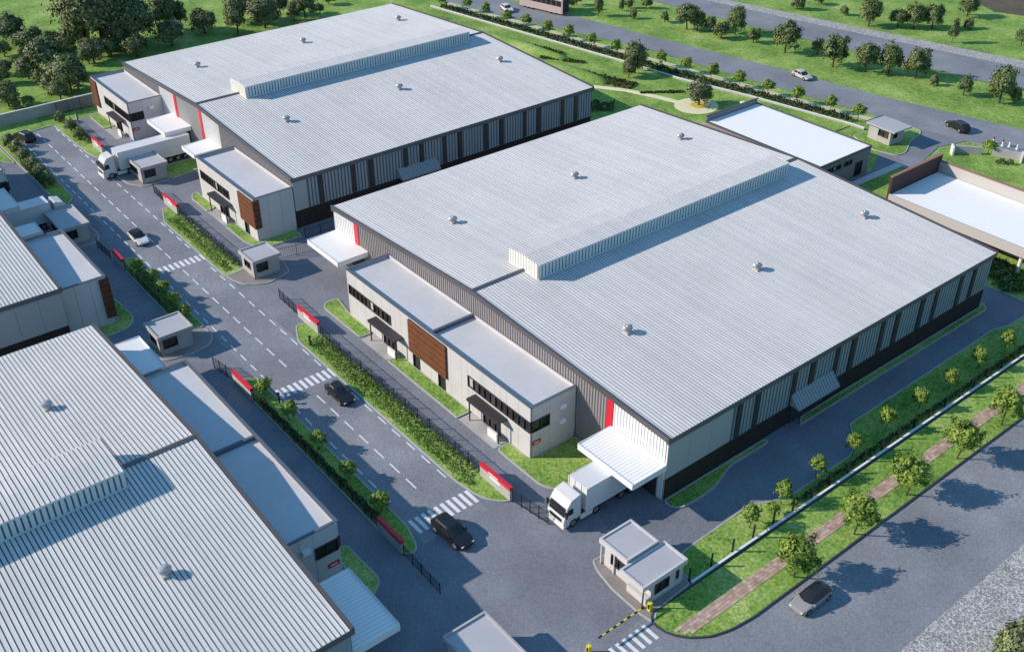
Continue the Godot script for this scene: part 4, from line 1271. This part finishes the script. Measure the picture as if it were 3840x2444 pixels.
	gatehouse("gatehouse between the left warehouses on a rounded apron", -29.2, -57.9, -25.2, -54.2, 2.75)
	gatehouse("shaded gatehouse in front of the lorry at the left edge", -28.8, -94.9, -25.2, -88.4, 2.7)
	gatehouse("gatehouse cut off at the bottom edge with a pale rimmed roof", -28.6, 3.1, -24.7, 8.2, 2.75)
	main_gatehouse()
	flat_building_far()
	carport_building()
	kiosk()

func flat_building_far():
	var o := thing("flat_roofed_building", "white flat roofed utility building behind the largest warehouse, dark side wall", "building", Vector3(74.1, 0, -44.75))
	var a := 6.5
	var b := 11.75
	var c := Mb.new()
	c.box(Vector3(-a + 0.2, 0, -b + 0.2), Vector3(a - 0.2, 3.9, b - 0.2))
	obj("core_wall", c, M.clad_dark, o)
	panel_wall(o, Vector3(-a, 0, -b), Vector3(0, 0, 1), Vector3(-1, 0, 0), b * 2, 4.15, [], M.clad_grey, 3.0)
	panel_wall(o, Vector3(-a + 0.14, 0, b), Vector3(1, 0, 0), Vector3(0, 0, 1), a * 2 - 0.28, 4.15, [[0.6, 2.6, 2.6, 3.4, "window"], [3.2, 5.2, 2.6, 3.4, "window"], [6.0, 8.0, 2.6, 3.4, "window"], [9.2, 11.0, 0.05, 2.4, "door"]], M.clad_grey, 2.2)
	panel_wall(o, Vector3(a, 0, -b), Vector3(0, 0, 1), Vector3(1, 0, 0), b * 2, 4.15, [], M.clad_mid, 3.0)
	panel_wall(o, Vector3(-a + 0.14, 0, -b), Vector3(1, 0, 0), Vector3(0, 0, -1), a * 2 - 0.28, 5.1, [], M.clad_grey, 2.2)
	part_box("roof_deck", Vector3(-a + 0.14, 3.92, -b + 0.14), Vector3(a - 0.14, 4.22, b - 0.14), M.clad_mid, o)
	for i in 30:
		part_box("roof_panel", Vector3(-a + 0.15 + i * (a * 2 - 0.3) / 30.0, 4.222, -b + 0.26), Vector3(-a + 0.15 + (i + 0.94) * (a * 2 - 0.3) / 30.0, 4.27, b - 0.15), M.brightroof, o)
	var cp := Mb.new()
	cp.box(Vector3(-a - 0.1, 4.16, -b), Vector3(-a + 0.14, 4.42, b))
	cp.box(Vector3(a - 0.14, 4.16, -b), Vector3(a + 0.1, 4.42, b))
	cp.box(Vector3(-a + 0.141, 4.16, b - 0.14), Vector3(a - 0.141, 4.42, b + 0.1))
	cp.box(Vector3(-a - 0.05, 5.11, -b - 0.08), Vector3(a + 0.05, 5.24, -b + 0.24))
	obj("coping", cp, M.trim, o)

func carport_building():
	var o := thing("carport", "white roofed carport with brown parapet and white columns at the right edge", "building", Vector3(74.3, 0, -6.5))
	# local x -6.3 .. 6.4, z -15 .. 15
	part_box("roof_deck", Vector3(-6.2, 3.9, -14.6), Vector3(6.1, 4.2, 16.0), M.clad_mid, o)
	var n := 34
	for i in n:
		part_box("roof_panel", Vector3(-6.1 + i * 12.1 / n, 4.201, -14.5), Vector3(-6.1 + (i + 0.93) * 12.1 / n, 4.24, 16.0), M.brightroof, o)
	part_box("fascia", Vector3(-6.45, 2.95, -14.6), Vector3(-6.2, 4.34, 16.0), M.clad_mid, o)
	part_box("parapet_wall", Vector3(-6.3, 0, -15.0), Vector3(6.5, 6.9, -14.62), M.brown, o)
	part_box("parapet_coping", Vector3(-6.35, 6.9, -15.05), Vector3(6.55, 7.02, -14.57), M.brownlight, o)
	part_box("parapet_wall", Vector3(6.12, 0, -14.6), Vector3(6.5, 5.9, 16.0), M.clad_mid, o)
	part_box("parapet_coping", Vector3(6.07, 5.9, -14.56), Vector3(6.55, 6.02, 16.0), M.brownlight, o)
	part_box("back_wall", Vector3(-2.0, 0, -14.6), Vector3(-1.8, 3.88, 16.0), M.clad_dark, o)
	part_box("end_wall", Vector3(-6.15, 0, -14.6), Vector3(-2.02, 3.88, -9.6), M.clad_mid, o)
	for z in [-1.4, 5.7, 12.6]:
		var c := Mb.new()
		c.cyl(Vector3(-5.2, 0, z), Vector3(-5.2, 3.89, z), 0.26, 0.26, 12)
		obj("column", c, M.white, o)

func kiosk():
	var o := thing("kiosk", "small grey kiosk with an overhanging slab roof by the far entrance", "kiosk", Vector3(93.3, 0.1, -38.6), -0.06)
	var c := Mb.new()
	c.box(Vector3(-1.4, 0, -2.1), Vector3(1.8, 2.5, 2.0))
	obj("core_wall", c, M.dark, o)
	panel_wall(o, Vector3(-1.6, 0, -2.3), Vector3(0, 0, 1), Vector3(-1, 0, 0), 4.5, 2.6, [[2.0, 4.0, 1.1, 2.2, "window"]], M.concrete, 2.2)
	panel_wall(o, Vector3(2.0, 0, -2.3), Vector3(0, 0, 1), Vector3(1, 0, 0), 4.5, 2.6, [[1.0, 2.0, 0.0, 2.1, "door"]], M.concrete, 2.2)
	panel_wall(o, Vector3(-1.46, 0, 2.2), Vector3(1, 0, 0), Vector3(0, 0, 1), 3.32, 2.6, [[0.6, 1.6, 1.1, 2.1, "window"]], M.concrete, 2.0)
	panel_wall(o, Vector3(-1.46, 0, -2.3), Vector3(1, 0, 0), Vector3(0, 0, -1), 3.32, 2.6, [], M.concrete, 2.0)
	part_box("roof_slab", Vector3(-2.2, 2.62, -2.7), Vector3(2.5, 2.86, 3.2), M.hutdeck, o)
	part_box("roof_edge", Vector3(-2.25, 2.6, -2.86), Vector3(2.55, 2.92, -2.71), M.trim, o)

func low_wall(label: String, pts: Array, h: float, t: float, m: Material, cap: Material, posts := 0.0):
	var o := thing("boundary_wall", label, "wall", Vector3(pts[0].x, 0, pts[0].y))
	for i in pts.size() - 1:
		var p: Vector2 = pts[i] - pts[0]
		var q: Vector2 = pts[i + 1] - pts[0]
		var d := q - p
		var yaw := atan2(d.x, d.y)
		var n := maxi(1, int(round(d.length() / 6.0)))
		for k in n:
			var c := p + d * ((k + 0.5) / n)
			var w := inst("wall_panel", shared_box(Vector3(t, h, snappedf(d.length() / n, 0.001) - 0.02)), m, o, Vector3(c.x, h * 0.5, c.y))
			w.rotation.y = yaw
			var cp := inst("coping", shared_box(Vector3(t + 0.08, 0.09, snappedf(d.length() / n, 0.001))), cap, o, Vector3(c.x, h + 0.047, c.y))
			cp.rotation.y = yaw
		if posts > 0.0:
			var np := int(d.length() / posts)
			var off := Vector2(-d.y, d.x).normalized() * 0.32
			for k in np + 1:
				var c := p + d * (float(k) / np) + off
				inst("fence_post", shared_box(Vector3(0.14, 1.75, 0.14)), M.black, o, Vector3(c.x, 0.9, c.y))

func make_boundaries():
	low_wall("long pale back wall between the road end and the wooded meadow", [Vector2(-66, -138.7), Vector2(58, -139.6)], 2.1, 0.22, M.concrete, M.white)
	low_wall("low white front wall with black fence posts beside the grass verge", [Vector2(76, 10.12), Vector2(-6.4, 10.12)], 0.26, 0.14, M.concrete, M.white, 2.9)
	low_wall("low pale garden wall along the far road with black posts", V2([77.0, -150, 80.9, -124.5, 85.5, -94.8, 87.3, -80, 90.7, -65.7, 94.0, -47.2, 94.4, -43.4]), 0.35, 0.22, M.concrete, M.white)
	fence("black metal fence on the median along the nearer office block", Vector3(-12.15, 0.1, -46.4), Vector3(-12.15, 0.1, -13.7), 1.3)
	fence("black metal fence on the median of the farther warehouse", Vector3(-12.2, 0.1, -87.5), Vector3(-12.2, 0.1, -68.0), 1.3)
	fence("black metal fence on the far grass strip by the back wall", Vector3(-12.6, 0.1, -132.5), Vector3(-12.9, 0.1, -120.9), 1.3)
	fence("dark metal fence on the shaded median opposite the nearer office block", Vector3(-24.75, 0.1, -39.4), Vector3(-24.75, 0.1, -13.8), 1.3)
	fence("dark metal fence beyond the middle gatehouse", Vector3(-24.8, 0.1, -76.8), Vector3(-24.8, 0.1, -58.5), 1.3)
	fence("dark fence on the grass strip left of the road", Vector3(-25.0, 0.1, -120), Vector3(-24.9, 0.1, -108.5), 1.2)
	fence("dark slatted fence before the back wall beside the farthest office block", Vector3(-13.0, 0.02, -138.2), Vector3(-6.6, 0.02, -138.2), 2.2, 2.1, "slatted_fence", "fence", 0.1)
	fence("black sliding gate in front of the parked lorry", Vector3(-12.3, 0.02, -8.5), Vector3(-11.6, 0.02, -3.9), 1.6, 1.15, "sliding_gate", "gate", 0.14)
	fence("black sliding gate beyond the red topped sign of the nearer office block", Vector3(-11.95, 0.02, -57.2), Vector3(-12.1, 0.02, -52.0), 1.5, 1.3, "sliding_gate", "gate", 0.14)
	fence("black sliding gate by the farther office block", Vector3(-12.2, 0.02, -97.0), Vector3(-12.3, 0.02, -92.9), 1.5, 1.3, "sliding_gate", "gate", 0.14)
	fence("dark sliding gate in the shade at the lower end of the internal road", Vector3(-24.8, 0.02, -9.2), Vector3(-24.9, 0.02, -3.2), 1.3, 1.5, "sliding_gate", "gate", 0.14)
	fence("dark sliding gate beside the rounded apron on the left", Vector3(-25.4, 0.02, -48.2), Vector3(-24.8, 0.02, -44.4), 1.6, 1.3, "sliding_gate", "gate", 0.14)
	fence("dark sliding gate by the shaded gatehouse on the left", Vector3(-25.4, 0.02, -85.4), Vector3(-25.2, 0.02, -80.9), 1.4, 1.3, "sliding_gate", "gate", 0.14)
	fence("slatted grey gate between gatehouse and the largest warehouse", Vector3(-8.0, 0.02, -66.6), Vector3(-1.2, 0.02, -65.2), 1.7, 3.2, "slatted_gate", "gate", 0.26)
	fence("low black fence along the side passage of the largest warehouse", Vector3(-1.2, 0.02, -69.6), Vector3(14.0, 0.02, -69.6), 1.4, 2.4)
	sign_wall("grey sign wall with red top beside the black sliding gate and lorry", -12.3, -13.6, -8.7)
	sign_wall("grey sign wall with red top at the far tip of the near median", -12.1, -51.8, -46.8)
	sign_wall("red topped sign wall before the farther office block", -12.3, -92.6, -87.7)
	sign_wall("red topped sign wall next to the far white lorry", -12.9, -120.6, -116.0)
	sign_wall("shaded red topped sign wall at the lower end of the left median", -24.75, -13.5, -9.4, 1.0)
	sign_wall("shaded red topped sign wall at the upper end of the left median", -24.75, -44.2, -39.6, 1.0)
	sign_wall("dull red sign wall beside the left timber cornered office", -24.8, -80.5, -77.0, 1.0)
	# hedges
	hedge("bright leafy hedge on the median along the nearer office block", V2([-12.75, -45.6, -12.75, -14.4]), 1.2, 0.95, 1, 1, 0.12, 110)
	hedge("band of pale groundcover beside the road along the nearer median", V2([-13.7, -46.0, -13.9, -13.0]), 1.7, 0.32, 2, 2, 0.1, 95)
	hedge("leafy hedge on the median of the farther office block", V2([-12.75, -86.8, -12.75, -68.2]), 1.4, 1.1, 3, 1, 0.12, 85)
	hedge("pale groundcover beside the road on the farther median", V2([-13.8, -87.0, -13.9, -68.0]), 1.6, 0.32, 4, 2, 0.1, 95)
	hedge("bushy hedge on the far strip by the red topped sign", V2([-13.1, -133.5, -13.3, -121.0]), 1.6, 1.1, 5, 1, 0.12, 85)
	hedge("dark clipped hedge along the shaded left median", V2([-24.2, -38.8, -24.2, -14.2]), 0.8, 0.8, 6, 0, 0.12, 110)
	hedge("tall leafy hedge beyond the middle gatehouse", V2([-23.9, -75.8, -23.9, -58.8]), 1.7, 1.9, 7, 1, 0.12, 130)
	hedge("overgrown hedge along the left edge of the internal road", V2([-23.9, -131.5, -24.0, -109.5]), 1.9, 1.5, 8, 1, 0.12, 110)
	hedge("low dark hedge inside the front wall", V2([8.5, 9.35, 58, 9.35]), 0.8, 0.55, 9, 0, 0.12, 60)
	hedge("broad dark green hedge bed past the corner of the largest warehouse", V2([63.6, 1.9, 66.0, -1.2, 69.0, -4.2]), 4.2, 1.2, 10, 1, 0.12, 420, 0.3)
	hedge("dark flowering hedge bed at the rear corner of the farther warehouse", V2([59.0, -86.8, 63.0, -82.0, 67.0, -77.8]), 4.6, 1.2, 11, 1, 0.1, 380, 0.32)
	hedge("long dark olive planting bed on the garden mound nearest the far wall", V2([74.6, -119.5, 77.0, -112.5, 78.9, -105.4]), 3.0, 0.24, 31, 3, 0.35, 130, 0.3)
	hedge("narrow dark olive planting bed in the middle of the garden lawn", V2([74.2, -107.3, 76.8, -103.0, 79.3, -99.2]), 1.8, 0.22, 32, 3, 0.2, 100, 0.3)
	hedge("widest dark olive planting bed beside the pale garden path", V2([71.2, -103.0, 73.8, -96.0, 75.6, -89.5, 77.4, -83.5]), 4.4, 0.24, 33, 3, 0.25, 270, 0.32)
	hedge("thin dark olive planting bed pointing at the paved circle", V2([76.2, -80.3, 79.5, -78.2, 83.0, -75.6]), 1.4, 0.22, 34, 3, 0.1, 100, 0.3)
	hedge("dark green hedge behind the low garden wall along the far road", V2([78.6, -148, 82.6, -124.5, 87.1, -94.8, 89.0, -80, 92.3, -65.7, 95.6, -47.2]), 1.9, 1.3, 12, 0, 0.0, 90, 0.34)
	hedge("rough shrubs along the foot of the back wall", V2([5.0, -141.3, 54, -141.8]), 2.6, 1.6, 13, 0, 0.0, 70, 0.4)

func ordinal(n: int) -> String:
	if n < 20: return ORD[n]
	var unit := (n + 1) % 10
	if unit == 0: return ["twentieth", "thirtieth", "fortieth", "fiftieth"][(n + 1) / 10 - 2]
	return ["twenty", "thirty", "forty", "fifty"][(n + 1) / 10 - 2] + "-" + ORD[unit - 1]

func place_trees():
	var rng := RandomNumberGenerator.new()
	rng.seed = 9
	var grove := [[-2.3, -174.0, 1.5, 3.8], [0.6, -171.7, 1.8, 3.5], [4.2, -164.3, 2.2, 3.8], [6.6, -163.5, 2.2, 3.8], [10.1, -165.2, 2.8, 5.2], [10.7, -170.6, 4.2, 6.0], [1.2, -161.3, 1.9, 3.1], [-7.5, -150.6, 4.5, 4.7], [-4.4, -155.4, 3.3, 4.1], [-5.4, -148.9, 3.9, 3.8], [-6.2, -178.4, 1.5, 3.5], [-13.9, -165.6, 2.0, 2.8], [7.6, -170.7, 10.2, 13.4], [12.3, -165.8, 7.4, 8.9], [3.2, -172.0, 4.8, 4.9], [-6.9, -183.6, 4.6, 5.7], [-7.5, -158.9, 5.9, 5.8], [-11.0, -160.2, 3.3, 3.6], [-9.7, -157.2, 2.1, 2.3], [-7.0, -148.2, 5.4, 5.6], [-9.8, -150.0, 2.8, 3.1], [-9.9, -145.5, 2.2, 3.4], [2.3, -161.5, 3.8, 4.3], [10.4, -159.3, 3.1, 4.3], [-4.5, -177.0, 2.0, 4.4], [-0.1, -174.0, 1.8, 3.4], [-7.9, -173.5, 1.7, 1.7], [-10.7, -169.8, 1.2, 1.7], [-10.6, -176.8, 1.4, 2.9], [-15.7, -160.5, 2.6, 3.0], [-18.5, -147.9, 3.3, 4.2], [-15.7, -145.6, 1.5, 1.9], [-17.8, -145.8, 1.2, 1.7], [25.3, -171.2, 4.6, 2.6], [22.1, -171.2, 7.0, 4.6], [27.8, -164.8, 4.1, 4.8], [18.8, -161.2, 2.9, 4.9], [32.9, -159.5, 6.0, 4.0], [37.9, -167.5, 5.5, 6.0], [39.8, -160.1, 5.3, 6.2], [47.2, -166.8, 3.9, 3.2], [50.2, -161.0, 4.6, 5.3], [47.3, -160.7, 3.1, 2.4], [54.7, -162.2, 1.3, 1.9], [59.7, -166.6, 1.8, 2.5]]
	grove.sort_custom(func(a, b): return a[0] * 0.78 + a[1] * 0.63 < b[0] * 0.78 + b[1] * 0.63)
	var i := 0
	for g in grove:
		var size := "towering" if g[2] > 7.2 else "big" if g[2] > 4.5 else "middling" if g[2] > 2.7 else "small"
		var light: bool = i % 5 == 2 or g[2] < 2.3
		var kind: String = ("mid%d" % (i % 3)) if light else ("dark%d" % (i % 4))
		if g[2] > 7.2: kind = "huge%d" % (i % 2)
		var hh: float = g[2]
		hh = maxf(hh * 1.12, g[3] * 0.95)
		tree("meadow_tree", "%s %s tree in the meadow behind the back wall, %s from the left" % [size, "leafy green" if light else "dark", ordinal(i)], kind, g[0], g[1], g[3] * 1.18, hh * 1.12, rng.randf() * TAU, "trees in the meadow")
		i += 1
	var mid := [[102.8, -120.8, 4.1, 2.1], [109.5, -120.2, 2.7, 1.3], [112.4, -120.7, 2.0, 2.0], [115.5, -118.2, 2.3, 2.5], [107.6, -114.3, 2.1, 1.8], [111.2, -108.1, 2.2, 2.1], [111.3, -101.5, 5.3, 5.1], [112.7, -99.7, 3.9, 3.6], [114.2, -97.3, 2.9, 2.8], [112.3, -92.6, 2.4, 3.5], [116.9, -92.6, 5.5, 4.6], [115.6, -86.4, 2.8, 3.0], [115.8, -78.1, 6.2, 5.4], [120.3, -73.4, 3.0, 2.9], [116.5, -66.7, 5.9, 5.4], [119.1, -60.9, 5.6, 4.6], [122.0, -57.5, 5.5, 4.6], [123.7, -52.6, 5.5, 5.1], [123.1, -48.2, 1.8, 1.8], [122.8, -41.7, 3.5, 2.8], [124.4, -35.4, 6.4, 5.1], [127.6, -34.2, 1.4, 2.4], [100.6, -128.5, 4.0, 3.0], [104.5, -130.0, 3.2, 2.6]]
	mid.sort_custom(func(a, b): return a[1] < b[1])
	i = 0
	for g in mid:
		var size := "large spreading" if g[2] > 5.0 else "middling" if g[2] > 2.7 else "little"
		tree("roadside_tree", "%s tree on the grass between the two far roads, %s from the far end" % [size, ordinal(i)], ("mid%d" % (i % 3)) if g[2] > 2.7 else "bush%d" % (i % 2), g[0], g[1], g[3], maxf(g[2], g[3] * 0.95) * 1.06, rng.randf() * TAU, "trees between the far roads", 0.0)
		i += 1
	var beyond := [[146.7, -86.3, 1.9, 2.1], [142.0, -95.6, 2.4, 3.3], [148.9, -95.1, 2.1, 2.5], [144.1, -77.8, 5.8, 4.7], [150.9, -71.0, 4.9, 4.7], [153.6, -68.2, 4.9, 4.4], [148.6, -73.5, 3.8, 3.9], [148.4, -60.1, 4.8, 2.1], [159.8, -63.2, 2.2, 2.3], [167.5, -68.2, 4.3, 4.2], [158.1, -49.9, 3.6, 3.0]]
	beyond.sort_custom(func(a, b): return a[1] < b[1])
	i = 0
	for g in beyond:
		var size := "tall" if g[2] > 4.5 else "middling" if g[2] > 2.7 else "little round"
		tree("highway_tree", "%s tree on the grass beyond the far highway, %s from the far end" % [size, ordinal(i)], ("mid%d" % ((i + 1) % 3)) if g[2] > 2.7 else "bush%d" % (i % 2), g[0], g[1], g[3], maxf(g[2], g[3] * 0.95) * 1.06, rng.randf() * TAU, "trees beyond the far highway", 0.0)
		i += 1
	# front verge trees
	i = 0
	for x in [1.5, 10.35, 19.1, 28.0, 36.9, 45.8]:
		tree("street_tree", "round street tree beside the brick path, %s from the gatehouse end" % ORD[i], "street%d" % (i % 3), x, 15.45 + 0.1 * (i % 2), 3.6 + 0.15 * (i % 3), 5.0 + 0.2 * (i % 2), rng.randf() * TAU, "street trees along the brick path", 0.12)
		i += 1
	i = 0
	for p in [[3.2, 8.7], [6.2, 9.0], [8.2, 8.55], [13.9, 8.35], [20.0, 8.35], [26.1, 8.1], [32.2, 8.2], [38.1, 8.2], [44.4, 8.1], [50.2, 8.2], [56.3, 8.2]]:
		tree("young_tree", "young bright green tree inside the front wall, %s from the gatehouse" % ORD[i], "young%d" % (i % 3), p[0], p[1], 1.9 if i != 1 else 1.4, 3.0 if i != 1 else 1.7, rng.randf() * TAU, "young trees inside the front wall", 0.12)
		i += 1
	i = 0
	for z in [-39.6, -33.8, -27.4, -21.4, -15.4]:
		tree("young_tree", "young tree on the shaded left median, %s from its far end" % ORD[i], "young%d" % ((i + 1) % 3), -23.3, z, 2.0, 2.5, rng.randf() * TAU, "young trees on the shaded median", 0.12)
		i += 1
	i = 0
	for z in [-74.8, -71.2, -67.4, -63.8, -60.4]:
		tree("bushy_tree", "bushy small tree in the tall hedge past the middle gatehouse, %s from its far end" % ORD[i], "young%d" % (i % 3), -23.6 + 0.25 * (i % 2), z + 0.5 * (i % 3), 1.7 + 0.25 * (i % 2), 2.1 + 0.3 * (i % 3), rng.randf() * TAU, "bushy trees past the middle gatehouse", 0.12)
		i += 1
	i = 0
	for z in [-129.0, -125.5, -121.6, -117.2, -113.4, -110.0]:
		tree("bushy_tree", "bushy small tree left of the far internal road, %s from the road end" % ORD[i], "bush%d" % (i % 2), -23.9, z, 2.3, 2.2, rng.randf() * TAU, "bushes left of the far road", 0.12)
		i += 1
	i = 0
	for z in [-134.4, -129.4, -124.8]:
		tree("bushy_tree", "bushy small tree on the far strip near the back wall, %s from the wall" % ORD[i], "bush%d" % (i % 2), -13.7, z, 2.1, 1.9, rng.randf() * TAU, "bushes on the far strip", 0.12)
		i += 1
	i = 0
	for p in [[78.4, -147.5], [81.3, -141.6], [82.1, -135.5], [82.6, -128.5], [83.9, -123.4], [84.4, -116.8], [86.2, -111.9], [86.6, -105.4], [87.2, -98.6], [89.6, -88.2], [91.0, -82.6], [91.9, -76.6], [93.0, -70.8], [93.9, -64.5], [94.9, -58.5], [96.0, -52.0], [96.8, -46.5]]:
		tree("wayside_tree", "small tree behind the low garden wall, %s from the far end" % ORD[i], "young%d" % (i % 3), p[0], p[1], 2.4, 3.5, rng.randf() * TAU, "small trees behind the garden wall", 0.0)
		i += 1
	tree("garden_tree", "spreading dark tree on the mounded garden lawn by the low wall", "dark1", 83.0, -88.7, 4.6, 5.9, 1.0, "", 0.05)
	tree("garden_tree", "slim dark tree just in front of the spreading garden tree", "dark2", 80.2, -87.6, 2.6, 3.7, 2.0, "", 0.05)
	tree("garden_tree", "broad dark tree standing in the pale paved circle", "dark3", 80.2, -69.2, 4.9, 4.3, 3.0, "", 0.1)
	tree("roadside_tree", "dark tree crown at the lower right corner past the gravel", "dark2", 8.3, 33.3, 4.2, 4.4, 0.5, "", 0.0)
	tree("roadside_tree", "tree between the pale planter walls by the far entrance", "young1", 101.6, -24.2, 2.4, 2.6, 0.5, "", 0.1)

func place_vehicles():
	car("black estate car crossing the junction below the nearest zebra crossing", M.car_black, -19.75, -8.45, PI + 0.06, true)
	car("black car driving past the median beyond the second zebra crossing", M.car_black, -16.7, -34.2, PI, false)
	car("white car with dark roof on the internal road", M.car_white, -20.0, -83.9, PI, false, "car", true)
	car("dark car at the far end of the internal road", M.car_black, -21.1, -130.6, 0.25, true)
	car("grey car with dark roof on the front road", M.car_grey, 0.35, 18.2, PI / 2, false, "car", true)
	car("pale silver car on the far road behind the flat roofed building", M.car_silver, 106.7, -66.6, 2.98, false)
	car("black car on the far road near the kiosk", M.car_black, 107.3, -33.4, -1.9 + PI / 2, true)
	car("white car at the top of the far road near the coach", M.car_white, 89.1, -136.8, 2.9, false)
	lorry("white articulated lorry parked under the near dock canopy", -11.1, -3.35, PI / 2, 8.6)
	lorry("white articulated lorry leaving the dock of the farther warehouse", -16.5, -107.3, PI / 2, 12.0)
	lorry("white articulated lorry in the shade at the left edge", -25.2, -96.7, -PI / 2, 7.6)
	coach("pink grey coach cut off by the top edge on the far road", 94.6, -137.9, 0.225)

func place_small():
	# barrier at the main entrance
	var o := thing("barrier_gate", "yellow and black striped barrier arm at the main entrance", "barrier", Vector3(-11.6, 0.1, 9.95))
	part_box("cabinet", Vector3(-0.16, 0, -0.18), Vector3(0.16, 0.95, 0.18), M.yellow, o)
	part_box("cabinet_door", Vector3(-0.172, 0.25, -0.12), Vector3(-0.162, 0.8, 0.12), M.black, o)
	for i in 14:
		part_box("arm_stripe", Vector3(-0.3 - i * 0.42, 0.86, -0.06), Vector3(-0.3 - (i + 1) * 0.42, 0.98, 0.06), M.yellow if i % 2 == 0 else M.black, o)
	var o2 := thing("barrier_gate", "second yellow barrier cabinet at the bottom edge", "barrier", Vector3(-18.9, 0.02, 10.0))
	part_box("cabinet", Vector3(-0.16, 0, -0.18), Vector3(0.16, 0.95, 0.18), M.yellow, o2)
	part_box("cabinet_door", Vector3(-0.172, 0.25, -0.12), Vector3(-0.162, 0.8, 0.12), M.black, o2)
	# bollards on the road edge at the far entrance
	var k := 0
	for p in [[106.5, -26.2, 1], [106.7, -24.6, 1], [107.3, -23.7, 0], [107.3, -22.3, 0]]:
		var b := thing("bollard", ["tall red and white bollard at the far kerb nearest the kiosk", "tall red and white bollard next along the far kerb", "short white bollard at the far kerb beside the red ones", "short white bollard at the far kerb nearest the right edge"][k], "bollard", Vector3(p[0], 0.01, p[1]), 0.0, "bollards at the far kerb")
		var c := Mb.new()
		c.lathe(Vector3.ZERO, [Vector2(0.26, 0.0), Vector2(0.24, 0.1), Vector2(0.14, 0.12), Vector2(0.13, 0.8), Vector2(0.0, 0.84)], 10)
		obj("body", c, M.white, b)
		if p[2] == 1:
			var r := Mb.new()
			r.lathe(Vector3.ZERO, [Vector2(0.13, 0.78), Vector2(0.135, 0.82), Vector2(0.135, 1.15), Vector2(0.0, 1.2)], 10)
			obj("red_cap", r, M.tail, b)
		k += 1
	# planter walls
	var w := thing("planter_wall", "pale low planter wall nearest the kiosk behind the brown parapet", "wall", Vector3(99.0, 0.1, -26.6), 0.72)
	part_box("wall", Vector3(-0.2, 0, -2.3), Vector3(0.2, 1.3, 2.3), M.concrete, w)
	part_box("end_panel", Vector3(-1.4, 0, -2.6), Vector3(0.2, 1.5, -2.32), M.white, w)
	var w2 := thing("planter_wall", "pale low planter wall with shrubs at the right edge", "wall", Vector3(102.4, 0.1, -21.6), 0.45)
	part_box("wall", Vector3(-0.2, 0, -2.2), Vector3(0.2, 1.3, 2.2), M.concrete, w2)
	part_box("end_panel", Vector3(-1.3, 0, 2.22), Vector3(0.2, 1.5, 2.5), M.white, w2)
	hedge("shrubs growing against the planter wall at the right edge", V2([99.2, -21.5, 101.0, -19.4]), 1.6, 1.0, 30, 0, 0.1, 120)
	# garden furniture and lamp posts
	var bench := thing("garden_post", "small white garden post by the pale circle", "post", Vector3(85.2, 0.1, -63.2))
	part_box("post", Vector3(-0.3, 0, -0.3), Vector3(0.3, 1.1, 0.3), M.white, bench)
	part_box("cap", Vector3(-0.38, 1.1, -0.38), Vector3(0.38, 1.22, 0.38), M.white, bench)
	k = 0
	for p in [[-14.3, -45.1], [-22.7, -37.3]]:
		var l := thing("crossing_post", ["short black post on the near median tip", "short black post by the second zebra crossing on the left"][k], "post", Vector3(p[0], 0.1, p[1]))
		part_box("post", Vector3(-0.09, 0, -0.09), Vector3(0.09, 1.25, 0.09), M.black, l)
		part_box("head", Vector3(-0.14, 1.25, -0.14), Vector3(0.14, 1.45, 0.14), M.black, l)
		k += 1
